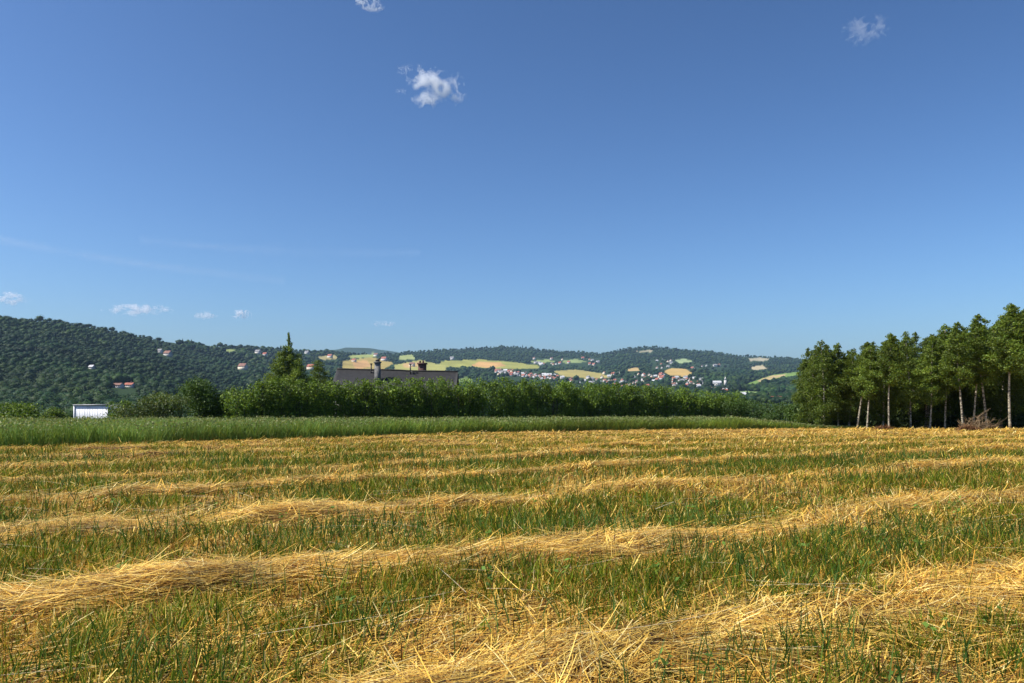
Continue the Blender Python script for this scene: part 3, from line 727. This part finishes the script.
def shrub(px, D, top, wpx, label, seed, n=4500, dark=(.036, .075, .013), light=(.16, .23, .028), size=.16, group=None):
    rng = np.random.default_rng(seed); X, Y = at(px, D); g = gz(X, Y); h = HC + (HZ - top) / F * D - g; w = wpx / F * D / 2
    e = bpy.data.objects.new('shrub', None); COL.objects.link(e); e.location = (X, Y, g); tag(e, label, 'shrub', group)
    fb = MB(); sb = MB(); cen = []; rad = []
    for k in range(13):
        a = rng.uniform(0, 6.28); q = rng.random() ** .5 * .72
        zz = h * rng.uniform(.25, .82); f = 1 - .55 * max(0, zz / h - .4)
        c = [math.cos(a) * w * q * f, math.sin(a) * w * .8 * q * f, zz]; cen.append(c); rad.append([w * .42, w * .42, h * .2])
        sb.tube([[c[0] * .1, c[1] * .1, -.1], [c[0] * .5, c[1] * .5, zz * .6], c], [.05, .03, .01], 5)
    cen.append([0, 0, h * .35]); rad.append([w * .75, w * .7, h * .36])
    shrub_leaves(rng, fb, cen, rad, n, size, dark=dark, light=light)
    link('foliage', fb.mesh('foliage', [M['hedge']]), e); link('stems', sb.mesh('stems', [M['dbark']]), e)
shrub(18, 64, 400, 66, 'round dark shrub left of the white shed at the photo edge', 41, 5500)
shrub(56, 72, 407, 34, 'low dark shrub touching the left side of the white shed', 42, 2600)
shrub(152, 63, 391, 84, 'broad shrub with pale leaf tips right of the white shed', 44, 9000, light=(.12, .14, .045))
shrub(120, 66, 399, 34, 'small shrub overlapping the right end of the white shed', 43, 2500)
shrub(205, 68, 377, 62, 'tall bright green shrub left of the hedge, highest of those there', 45, 9000, light=(.085, .14, .025))
shrub(236, 69, 382, 52, 'shrub filling the gap between the tallest shrub and the hedge', 46, 7000)
shrub(736, 86, 396, 40, 'dim low shrub at the right end of the hedge', 47, 3400, light=(.075, .12, .022))
shrub(757, 92, 398, 46, 'second dim shrub right of the hedge end, below a long red roof', 48, 3600, light=(.06, .1, .02))
shrub(776, 82, 400, 44, 'dim low shrub just left of the birch grove', 49, 3600, light=(.065, .1, .022))
shrub(796, 64, 394, 28, 'narrow shrub against the left edge of the birch grove', 50, 3200, light=(.08, .12, .025))

def larch(px, D, top, label, seed, Rm, n, H0=9.0, taper=.8):
    rng = np.random.default_rng(seed); tb = MB(); t = np.linspace(0, 1, 12)
    tb.tube(np.stack([.08 * np.sin(t * 4), .05 * np.cos(t * 3), t * H0 - .1], 1), .15 * (1 - t) + .012, 7)
    Ls = []; ds = []
    for i in range(95):
        s = .12 + .88 * (i + rng.random()) / 95; a = i * 2.4 + rng.normal(0, .4)
        R_ = (Rm * (1 - s) ** taper * (1.25 if s < .78 else .8) + .07) * rng.uniform(.7, 1.15)
        if s > .82 and taper > .6: R_ *= .85 * (1 if i % 2 else .4)
        m = int(n / 26 * (R_ / Rm + .05) * (.4 if s > .82 and taper > .6 else 1)); q = rng.random(m) ** .7
        up = .28 * R_ * q + (.25 * q if s > .8 else -.1 * q * R_)
        c = np.stack([math.cos(a) * R_ * q, math.sin(a) * R_ * q, s * H0 + up], 1)
        Ls.append(c + rng.normal(0, .045 + .15 * R_ * .5 * (s < .85), (m, 3))); ds.append(np.tile([math.cos(a), math.sin(a), .3], (m, 1)))
        tb.tube([[0, 0, s * H0], [math.cos(a) * R_, math.sin(a) * R_, s * H0 + .28 * R_ + (.25 if s > .8 else 0)]], [.025 * (1 - s) + .008, .005], 4)
    L = np.concatenate(Ls); d = np.concatenate(ds); m = len(L); warm = rng.random((m, 1))
    col = (np.array([.07, .125, .018]) * (1 - warm) + np.array([.17, .22, .03]) * warm) * rng.uniform(.7, 1.3, (m, 1))
    V, Q, C = leaves(rng, L, rng.uniform(.11, .21, m), col, d, .3, .55); cb = MB(); cb.add(V, Q, None, C)
    tree('larch_tree', (tb.mesh('trunk', [M['dbark']], True), cb.mesh('crown', [M['birch']])), px, D, top, label, 'tree')
larch(289, 92, 335, 'pointed larch with bare-looking tip rising above the hedge', 61, 3.4, 15000, 9.0, 1.0)
tree('bushy_tree', BUSHY[1], 326, 95, 358, 'smaller bushy tree between the pointed larch and the slate roof', 'tree', None, 1.0, 1.5)

# dim undergrowth below the birches
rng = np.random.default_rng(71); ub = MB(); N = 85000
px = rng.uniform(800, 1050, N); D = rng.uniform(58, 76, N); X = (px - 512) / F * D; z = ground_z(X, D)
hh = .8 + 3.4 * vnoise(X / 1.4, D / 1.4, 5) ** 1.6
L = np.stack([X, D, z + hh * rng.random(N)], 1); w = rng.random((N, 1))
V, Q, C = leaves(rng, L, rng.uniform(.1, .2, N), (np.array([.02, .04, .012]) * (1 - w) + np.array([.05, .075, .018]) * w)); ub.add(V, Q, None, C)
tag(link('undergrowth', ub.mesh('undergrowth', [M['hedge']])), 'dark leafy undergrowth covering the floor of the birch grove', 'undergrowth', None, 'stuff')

# ------------------------------------------------------------------ oats
rng = np.random.default_rng(81)
def oats():
    N = 330000; X = rng.uniform(-62, 26, N); f = oat_front(X)
    dep = rng.random(N) ** 1.7; Y = f + dep * (62 - f)
    u = X / np.maximum(Y, 1); k = (Y > f) & (f < 60) & (np.abs(u) < .78) & (Y > 18)
    X, Y, f = X[k], Y[k], f[k]; n = len(X); z = ground_z(X, Y)
    taper = .3 + .7 * sstep(23 - X, 0, 8)
    h = .78 * taper * rng.uniform(.72, 1.12, n) * (.85 + .3 * vnoise(X / 1.5, Y / 1.5, 9))
    w = .008 + Y * .00035
    edge = np.exp(-(Y - f) / 1.2)[:, None] * .0
    warm = np.clip(rng.random((n, 1)) ** 2.0 + .45 * sstep(X, -10, 12)[:, None] * rng.random((n, 1)), 0, 1); g = fbm(X / 3, Y / 3, 91, 3)[:, None]
    col = (np.array([.11, .225, .042]) * (1 - warm) + np.array([.30, .35, .07]) * warm) * (.58 + .75 * g) * rng.uniform(.75, 1.25, (n, 1)) + edge
    V, Q, C = ribbons(np.stack([X, Y, z - .02], 1), rng.uniform(0, 6.28, n), h, w * rng.uniform(.7, 1.4, n), rng.normal(1.5, .12, n), rng.uniform(.0, .9, n), col, 3, rng.uniform(-.9, .9, n), .3)
    mb = MB(); mb.add(V, Q, None, C)
    m = n // 4; i = rng.choice(n, m, False)                      # nodding heads
    L = np.stack([X[i], Y[i], z[i] + h[i] * rng.uniform(.88, 1.06, m)], 1); ww = rng.random((m, 1))
    V, Q, C = leaves(rng, L, .05 + Y[i] * .0011, (np.array([.12, .17, .05]) * (1 - ww) + np.array([.21, .21, .085]) * ww)); mb.add(V, Q, None, C)
    tag(link('oat_crop', mb.mesh('oat_crop', [M['oat']])), 'standing blue-green oats in a band behind the mown field', 'crop', None, 'stuff')
oats()

# ------------------------------------------------------------------ straw swaths
SW = ['nearest broad straw swath running out through the bottom edge', 'second straw swath, crossing the whole foreground from the left edge',
      'third straw swath, thick and shadowed, with the rounded hump right of centre', 'fourth straw swath, thin and broken by green tufts',
      'fifth straw swath, a low yellow band in the middle distance', 'sixth straw swath, flatter, fading into yellow stubble',
      'seventh straw swath, a faint streak across the middle distance', 'eighth straw swath, two short of the farthest ones',
      'ninth straw swath, last but one before the trees', 'tenth straw swath, farthest from the camera beside the birch grove', 'short thin straw swath at the right edge between the nearest and second swaths']
STRAW = np.array([[.63, .40, .068], [.74, .53, .13], [.43, .215, .03], [.80, .65, .27], [.14, .068, .016]])
def straw_cols(rng, n, p=(.32, .27, .2, .1, .11)): return STRAW[rng.choice(5, n, p=p)] * rng.uniform(.6, 1.22, (n, 1))
def clip_row(k):
    X = np.linspace(-28, 38, 1400); Y = row_y(k, X)
    ok = ((X > 3.1) | (k != 10)) & ((X < 7.5) | (k != 10)) & (Y > 2.6) & (np.abs(X) < .69 * Y + 3.4) & (Y < oat_front(X) - .4) & (Y < 53.5)
    return X[ok], Y[ok]
def swath(k):
    rng = np.random.default_rng(200 + k); X, Y = clip_row(k)
    if len(X) < 8: return
    s = np.concatenate([[0], np.cumsum(np.hypot(np.diff(X), np.diff(Y)))]); L = s[-1]; D = np.median(Y)
    wid = lambda q: (1.6 + .55 * (vnoise(q / 1.7, q * 0 + k, 41) - .5) * 2) * (.85 if k > 2 else 1) * np.clip(.45 + 1.1 * vnoise(q / 3.5, q * 0 + k * 3, 47), .35, 1.1) * (.6 if k == 10 else np.clip((np.interp(q, s, X) + 1.3) / 1.6, .35, 1.0) if k == 0 else 1)
    hei = lambda q: (.075 + .13 * (vnoise(q / 1.3, q * 0 + k * 5, 42) - .45)) * np.clip(.25 + 1.35 * vnoise(q / 3.5, q * 0 + k * 3, 47), .2, 1.25) * (.4 if k == 10 else 1)
    def place(q, v):                                             # q along the row, v across it in -1..1
        x = np.interp(q, s, X); y = np.interp(q, s, Y); w = wid(q) / 2
        ta = np.arctan2(np.interp(q + .15, s, Y) - np.interp(q - .15, s, Y), np.interp(q + .15, s, X) - np.interp(q - .15, s, X) + 1e-6)
        xx = x - np.sin(ta) * v * w; yy = y + np.cos(ta) * v * w
        h = hei(q) * np.maximum(1 - np.abs(v) ** 1.9, 0) * (.75 + .5 * vnoise(q / .35, v * 1.6 + k, 43))
        return xx, yy, ground_z(xx, yy) + h, ta
    mb = MB(); nq = int(L / .12); nv = 13
    Qq, Vv = np.meshgrid(np.linspace(0, L, nq), np.linspace(-1, 1, nv), indexing='ij')
    xx, yy, zz, ta = place(Qq.ravel(), Vv.ravel()); zz = zz - .03
    ii = np.arange(nq - 1)[:, None] * nv + np.arange(nv - 1)[None]
    F4 = np.stack([ii, ii + nv, ii + nv + 1, ii + 1], -1).reshape(-1, 4)
    cc = np.array([.13, .07, .02]) * (.6 + .7 * fbm(xx / .25, yy / .25, 44, 3))[:, None]
    mb.add(np.stack([xx, yy, zz], 1), F4, None, cc)
    n = int(L * (1200 if k == 10 else 2200 if k < 2 else 1500 if k < 4 else 800 if k < 6 else 420))
    q = rng.uniform(0, L, n); v = np.clip(np.where(rng.random(n) < .3, rng.normal(0, 1.35, n), rng.normal(0, .62, n)), -3.2, 3.2); x, y, z, ta = place(q, v)
    # locally combed directions: strands lie along the row with swirls, some lie anywhere
    sw = (fbm(x / .55, y / .55, 51, 2) - .5) * 3.2
    ang = ta + sw * .8 + rng.normal(0, .28, n) + np.where(rng.random(n) < (.42 if k == 0 else .26), rng.uniform(-1.6, 1.6, n), 0) + np.where(rng.random(n) < .5, np.pi, 0)
    ln = rng.uniform(.12, .6, n) * (1.0 if k < 4 else .8); wd = (.0040 + y * .00048) * rng.uniform(.7, 1.5, n)
    z = z - .02 + .085 * rng.random(n) ** 2
    base = np.stack([x - np.cos(ang) * ln * .5, y - np.sin(ang) * ln * .5, z], 1)
    base[:, 2] = np.maximum(base[:, 2] - .0, ground_z(base[:, 0], base[:, 1]) + .01)
    col = straw_cols(rng, n) * (.5 + .45 * vnoise(x / .5, y / .5, 52) + .55 * vnoise(q / .45, v * 5 + k, 53))[:, None]
    pit = rng.normal(.05, .09, n); V, Q, C = ribbons(base, ang, ln, wd, pit, rng.normal(.22, .25, n), col, 3, ang + np.pi / 2 + rng.normal(0, .5, n), .7)
    mb.add(V, Q, None, C)
    n2 = int(n * (.02 if k < 4 else .005)); q = rng.uniform(0, L, n2); q = q[np.interp(q, s, Y) > 4.9]; n2 = len(q); v = rng.uniform(-1.1, .9, n2); x, y, z, ta = place(q, v); ang = rng.uniform(0, 6.28, n2)   # stray stalks sticking out
    V, Q, C = ribbons(np.stack([x, y, z - .03], 1), ang, rng.uniform(.12, .36, n2) * (1 if k < 3 else .6), (.0018 + y * .00032) * rng.uniform(.8, 1.3, n2), rng.uniform(.15, 1.0, n2), rng.uniform(0, .9, n2), straw_cols(rng, n2, (.2, .4, .05, .3, .05)), 4, None, .6)
    mb.add(V, Q, None, C)
    tag(link('straw_swath', mb.mesh('straw_swath', [M['straw']])), SW[k], 'straw swath', 'mown straw swaths across the field')
for k in range(NROW): swath(k)

# ------------------------------------------------------------------ grass, stubble and loose straw between the swaths
def scatter(rng, n, d0, d1, umax=.76):
    D = np.sqrt(rng.uniform(d0 * d0, d1 * d1, n)); X = rng.uniform(-1, 1, n) * ((umax - .07) * D + 3.4)
    ok = (D < oat_front(X) + .15); return X[ok], D[ok]
def grass_zone(rng, mb, n, d0, d1):
    X, Y = scatter(rng, n, d0, d1); dr = near_row(X, Y)
    den = fbm(X / 1.1, Y / 1.1, 61, 3); tuft = vnoise(X / .32, Y / .32, 62)
    far = sstep(Y, 18, 42)
    p = np.clip((den - .40) * 3.2, .04, 1) * np.clip(tuft * 1.7 - .25, .05, 1) * np.clip((dr - .22) / .4, .09, 1) * (1 - .25 * far)
    k = rng.random(len(X)) < p; X, Y, den, tuft = X[k], Y[k], den[k], tuft[k]; n = len(X)
    h = (.06 + .22 * rng.random(n) ** 1.7) * (.6 + .9 * den) * (1 - .25 * sstep(Y, 15, 40)); w = (.0045 + Y * .00058) * rng.uniform(.7, 1.5, n)
    dry = rng.random((n, 1)) < (.24 + .2 * sstep(Y, 14, 40))[:, None]
    warm = rng.random((n, 1)) ** 1.3
    col = np.where(dry, straw_cols(rng, n) * .8, (np.array([.030, .072, .005]) * (1 - warm) + np.array([.195, .235, .014]) * warm) * rng.uniform(.6, 1.3, (n, 1)))
    V, Q, C = ribbons(np.stack([X, Y, ground_z(X, Y) - .01], 1), rng.uniform(0, 6.28, n), h, w, rng.normal(1.35, .2, n), rng.uniform(.0, 1.1, n), col, 4 if d1 < 14 else 3, rng.uniform(0, 6.28, n) if d1 < 14 else rng.uniform(-.8, .8, n), .12)
    mb.add(V, Q, None, C)
def tall_blades(rng, mb, n, d0, d1):
    X, Y = scatter(rng, n, d0, d1); den = fbm(X / .9, Y / .9, 66, 2); k = (rng.random(len(X)) < np.clip((den - .42) * 4, .03, 1)) & (near_row(X, Y) > .3)
    X, Y = X[k], Y[k]; n = len(X); h = rng.uniform(.2, .42, n); warm = rng.random((n, 1))
    col = (np.array([.035, .085, .016]) * (1 - warm) + np.array([.09, .15, .03]) * warm)
    V, Q, C = ribbons(np.stack([X, Y, ground_z(X, Y) - .01], 1), rng.uniform(0, 6.28, n), h, (.006 + Y * .0006) * rng.uniform(.7, 1.4, n), rng.normal(1.42, .14, n), rng.uniform(.1, .9, n), col, 5, rng.uniform(-.7, .7, n), .06)
    mb.add(V, Q, None, C)
def tufts(rng, mb, n, d0, d1):
    X, Y = scatter(rng, n, d0, d1); den = fbm(X / 1.4, Y / 1.4, 68, 3)
    k = (rng.random(len(X)) < np.clip((den - .45) * 8, .03, 1)) & (near_row(X, Y) > .28); X, Y, den = X[k], Y[k], den[k]
    m = rng.integers(10, 34, len(X)); i = np.repeat(np.arange(len(X)), m); n = len(i); a = rng.uniform(0, 6.28, n); q = rng.random(n) ** .7
    sz = rng.uniform(.5, 1.25, len(X))[i]; bx = X[i] + np.cos(a) * q * .09 * sz; by = Y[i] + np.sin(a) * q * .09 * sz
    h = rng.uniform(.07, .21, n) * sz; warm = np.clip(rng.random((n, 1)) * .7 + (rng.random(len(X)) ** 2)[i][:, None] * .6, 0, 1)
    col = (np.array([.026, .064, .005]) * (1 - warm) + np.array([.16, .205, .016]) * warm) * rng.uniform(.7, 1.25, (n, 1))
    col = np.where(rng.random((n, 1)) < .2, straw_cols(rng, n) * .8, col)
    V, Q, C = ribbons(np.stack([bx, by, ground_z(bx, by) - .01], 1), a, h, (.0058 + by * .0006) * rng.uniform(.7, 1.5, n), 1.52 - q * .5 + rng.normal(0, .1, n), rng.uniform(.1, 1.1, n), col, 4, rng.uniform(-.8, .8, n), .08)
    mb.add(V, Q, None, C)
rng = np.random.default_rng(91); gb = MB(); tufts(rng, gb, 9500, 3, 9); tufts(rng, gb, 16000, 9, 20); tufts(rng, gb, 18500, 20, 40)
grass_zone(rng, gb, 165000, 2.8, 9); grass_zone(rng, gb, 180000, 9, 18); grass_zone(rng, gb, 400000, 18, 34); grass_zone(rng, gb, 330000, 34, 56)
tall_blades(rng, gb, 14000, 3.2, 10); tall_blades(rng, gb, 16000, 10, 22)
tag(link('grass', gb.mesh('grass', [M['grass']])), 'green regrowth and grass tufts between the straw swaths', 'grass', None, 'stuff')

lb = MB()
for n, d0, d1 in ((150000, 2.8, 9), (128000, 9, 18), (90000, 18, 34), (90000, 34, 56)):
    X, Y = scatter(rng, n, d0, d1); p = np.clip(.55 + 1.6 * (.5 - fbm(X / 1.4, Y / 1.4, 68, 3)) + .5 * sstep(Y, 14, 36), .1, 1) * np.exp(-np.maximum(near_row(X, Y) - .6, 0) * np.where(Y < 14, .45, .25))
    k = rng.random(len(X)) < p; X, Y = X[k], Y[k]; n = len(X); ang = .5 + rng.normal(0, .9, n)
    ln = rng.uniform(.1, .45, n) * (1 + sstep(Y, 15, 40) * .6)
    V, Q, C = ribbons(np.stack([X, Y, ground_z(X, Y) + .012 + .06 * rng.random(n) ** 2 + sstep(Y, 15, 40) * .04], 1), ang, ln, (.0036 + Y * .00052) * rng.uniform(.7, 1.5, n), rng.normal(.03, .10, n), rng.normal(.15, .2, n), straw_cols(rng, n, (.32, .17, .27, .05, .19)), 3, None, .7)
    lb.add(V, Q, None, C)
    m = n // 3; X, Y = scatter(rng, m, d0, d1); m = len(X)          # upright stubble
    V, Q, C = ribbons(np.stack([X, Y, ground_z(X, Y) - .01], 1), rng.uniform(0, 6.28, m), rng.uniform(.05, .17, m), (.0032 + Y * .0006) * rng.uniform(.8, 1.3, m), rng.normal(1.35, .25, m), 0 * X, straw_cols(rng, m, (.4, .2, .2, .05, .15)) * .85, 2, rng.uniform(-.8, .8, m), .9)
    lb.add(V, Q, None, C)
X, Y = scatter(rng, 260, 3.6, 14); n = len(X); ang = rng.normal(.1, .5, n)          # long bleached stems lying across the grass
V, Q, C = ribbons(np.stack([X, Y, ground_z(X, Y) + rng.uniform(.04, .16, n)], 1), ang, rng.uniform(.5, 1.1, n), (.003 + Y * .0006), rng.normal(0, .06, n), rng.normal(.12, .15, n), np.tile([.66, .56, .36], (n, 1)) * rng.uniform(.8, 1.1, (n, 1)), 5, None, .6)
lb.add(V, Q, None, C)
tag(link('loose_straw', lb.mesh('loose_straw', [M['straw']])), 'loose straw and short stubble littered over the mown ground', 'straw', None, 'stuff')

# broad-leaved weeds in the foreground
wb = MB()
for i in range(150):
    X, Y = scatter(rng, 1, 3.6, 12)
    if not len(X) or near_row(X, Y)[0] < .35: continue
    c = np.array([X[0], Y[0], gz(X[0], Y[0])]); n = rng.integers(7, 18); a = rng.uniform(0, 6.28, n); h = rng.uniform(.04, .22, n)
    Lp = c + np.stack([np.cos(a) * (.02 + .06 * rng.random(n)), np.sin(a) * (.02 + .06 * rng.random(n)), h], 1)
    V, Q, C = leaves(rng, Lp, rng.uniform(.03, .075, n), np.array([.10, .17, .03]) * rng.uniform(.7, 1.3, (n, 1)), np.tile([0, 0, 1.0], (n, 1)), 1.2, .6); wb.add(V, Q, None, C)
    V, Q, C = ribbons(np.tile(c, (n, 1)), a, h * 1.05, np.full(n, .004), np.full(n, 1.35), np.full(n, .2), np.tile([.07, .12, .03], (n, 1)), 2); wb.add(V, Q, None, C)
tag(link('weeds', wb.mesh('weeds', [M['grass']])), 'small broad-leaved weeds among the foreground grass', 'weeds', None, 'stuff')

# ------------------------------------------------------------------ brush pile and straw heap by the birches
def brush():
    rng = np.random.default_rng(301); mb = MB(); X, Y = at(980, 51.5); g = gz(X, Y); o = bpy.data.objects.new
    for i in range(120):
        L = rng.uniform(.5, 1.7); a = rng.normal(.35, .55) + (np.pi if rng.random() < .35 else 0); p = abs(rng.normal(.25, .28)) if rng.random() < .8 else rng.uniform(.5, .9)
        b = np.array([rng.normal(-.25, .5), rng.normal(0, .35), rng.uniform(0, .35)])
        d = np.array([math.cos(a) * math.cos(p), math.sin(a) * math.cos(p) * .6, math.sin(p)]); m = b + d * L * .5 + rng.normal(0, .07, 3); e = b + d * L
        r = rng.uniform(.008, .03); mb.tube([b, m, e], [r, r * .8, r * .35], 5)
        for q in range(rng.integers(1, 4)):
            s = b + d * L * rng.uniform(.35, .9); mb.tube([s, s + (d + rng.normal(0, .5, 3)) * L * .22], [r * .5, r * .2], 4)
    for i in range(3):
        L = 3.2; mb.tube([[-1.2 + i * .3, 0, .05], [-.1, .1, .7 + .15 * i], [.7 + .15 * i, .2, 1.4 + .12 * i]], [.035, .028, .012], 6)
    mb.V = [v * np.array([.78, .8, .9]) for v in mb.V]
    tag(link('brush_pile', mb.mesh('brush_pile', [M['twig']]), None, (X, Y, g)), 'heap of dead branches and twigs in front of the birches', 'brush pile')
brush()
def heap(px, D, w, h, label, seed):
    rng = np.random.default_rng(seed); mb = MB(); X, Y = at(px, D); g = gz(X, Y); n = 2600
    a = rng.uniform(0, 6.28, n); q = rng.random(n) ** .6; z = h * (1 - q ** 1.8) * rng.uniform(.5, 1.05, n)
    ang = rng.uniform(0, 6.28, n); ln = rng.uniform(.2, .55, n)
    P = np.stack([np.cos(a) * q * w / 2 - np.cos(ang) * ln / 2, np.sin(a) * q * w / 3 - np.sin(ang) * ln / 2, z], 1)
    V, Q, C = ribbons(P, ang, ln, rng.uniform(.015, .04, n), rng.normal(0, .25, n), rng.normal(.2, .3, n), np.array([.17, .085, .04]) * rng.uniform(.6, 1.5, (n, 1)), 3, None, .6); mb.add(V, Q, None, C)
    tag(link('straw_heap', mb.mesh('straw_heap', [M['straw']]), None, (X, Y, g)), label, 'straw heap')
heap(884, 51.5, 1.5, .26, 'small reddish brown heap of old straw before the long bare birch trunk', 311)
heap(968, 48.5, 1.6, .3, 'low brown straw heap at the left foot of the brush pile', 312)

# ------------------------------------------------------------------ clouds: bodies of fine vapour
def cloud(px, py, wpx, hpx, D, label, seed, n, cover, flat=.0, tilt=0.0, thin=.5):
    n = int(n * 2.6); thin *= .6
    rng = np.random.default_rng(seed); X = (px - 512) / F * D; Z = HC + (HZ - py) / F * D; k = D / F
    pts = []
    while sum(map(len, pts)) < n:
        q = rng.uniform(-1, 1, (n * 4, 3)); r = np.linalg.norm(q * np.array([1, 1, 1 if flat == 0 else 1]), axis=1)
        a = q[:, 0] * wpx / 2; b = q[:, 2] * hpx / 2
        s = 1.0 / max(5.0, min(wpx, hpx) * .38)
        f = fbm(a * s + seed * 3.1 + q[:, 1] * .35, b * s * 1.1 + seed, seed, 5); rid = 1 - np.abs(2 * fbm(a * s * 1.7 + 5, b * s * 1.7 + seed, seed + 50, 4) - 1) * 2.2
        low = sstep(-q[:, 2], -.2, 1.1) * flat
        den = np.clip(f * 1.1 + rid * .6 - .46 - .62 * r ** 2.6 - low * .35 + cover, 0, 1) ** 1.5
        pts.append(q[rng.random(len(q)) < den * 1.4])
    q = np.concatenate(pts)[:n]
    a = q[:, 0] * wpx / 2 * k; b = q[:, 2] * hpx / 2 * k; ct, st = math.cos(tilt), math.sin(tilt)
    P = np.stack([a * ct - b * st, q[:, 1] * wpx * .09 * k, a * st + b * ct], 1)
    V, Q, C = leaves(rng, P, thin * k * rng.uniform(.6, 1.3, n), np.ones((n, 3)), None, 0, .9); mb = MB(); mb.add(V, Q, None, C)
    tag(link('cloud', mb.mesh('cloud', [M['cloud']]), None, (X, D, Z)), label, 'cloud')
cloud(431, 86, 74, 46, 4000, 'brightest small ragged white cloud high in the middle of the sky', 401, 19000, .10, 0, -.12, .42)
cloud(370, 4, 30, 18, 4000, 'small white cloud cut by the top edge of the sky', 402, 1500, .12, 0, -.3, .5)
cloud(862, 30, 58, 34, 4300, 'faint wispy cloud high at the right of the sky', 403, 1500, .05, 0, .3, .5)
cloud(10, 299, 44, 16, 13000, 'low cloud above the left hill at the edge of the photo', 404, 2200, .15, .6, -.1, .5)
cloud(138, 310, 74, 13, 13000, 'longest low white cloud, flat, above the left hill', 405, 3600, .18, .6, 0, .5)
cloud(206, 316, 28, 10, 13000, 'small low cloud right of the long flat one', 406, 800, .15, .6, 0, .5)
cloud(241, 315, 24, 12, 13000, 'small puffy low cloud left of the larch tip', 407, 950, .15, .6, 0, .5)
cloud(385, 324, 34, 7, 13000, 'faint flat cloud low over the ridge above the slate roof', 408, 350, .15, .6, 0, .5)
def cirrus(x0, y0, x1, y1, wpx, D, n, label, seed):
    rng = np.random.default_rng(seed); k = D / F; t = rng.random(n); den = vnoise(t * 9, t * 0, seed)
    t = t[rng.random(n) < .35 + .65 * den]; n = len(t); px = x0 + (x1 - x0) * t; py = y0 + (y1 - y0) * t + 5 * np.sin(t * 3) + rng.normal(0, 1, n) * wpx * (.4 + .6 * vnoise(t * 4, t * 0 + 3, seed))
    cx, cy = (x0 + x1) / 2, (y0 + y1) / 2
    P = np.stack([(px - cx) * k, rng.normal(0, 40, n), (cy - py) * k], 1)
    V, Q, C = leaves(rng, P, .2 * k * rng.uniform(.6, 1.3, n), np.ones((n, 3)), None, 0, .9); mb = MB(); mb.add(V, Q, None, C)
    tag(link('cloud', mb.mesh('cloud', [M['cloud']]), None, ((cx - 512) / F * D, D, HC + (HZ - cy) / F * D)), label, 'cloud')
cirrus(-40, 232, 285, 280, 4.5, 12500, 20000, 'thin slanting cirrus streak low in the left sky', 421)
cirrus(140, 240, 420, 252, 4.0, 12800, 11000, 'faint upper cirrus veil right of the slanting streak', 422)
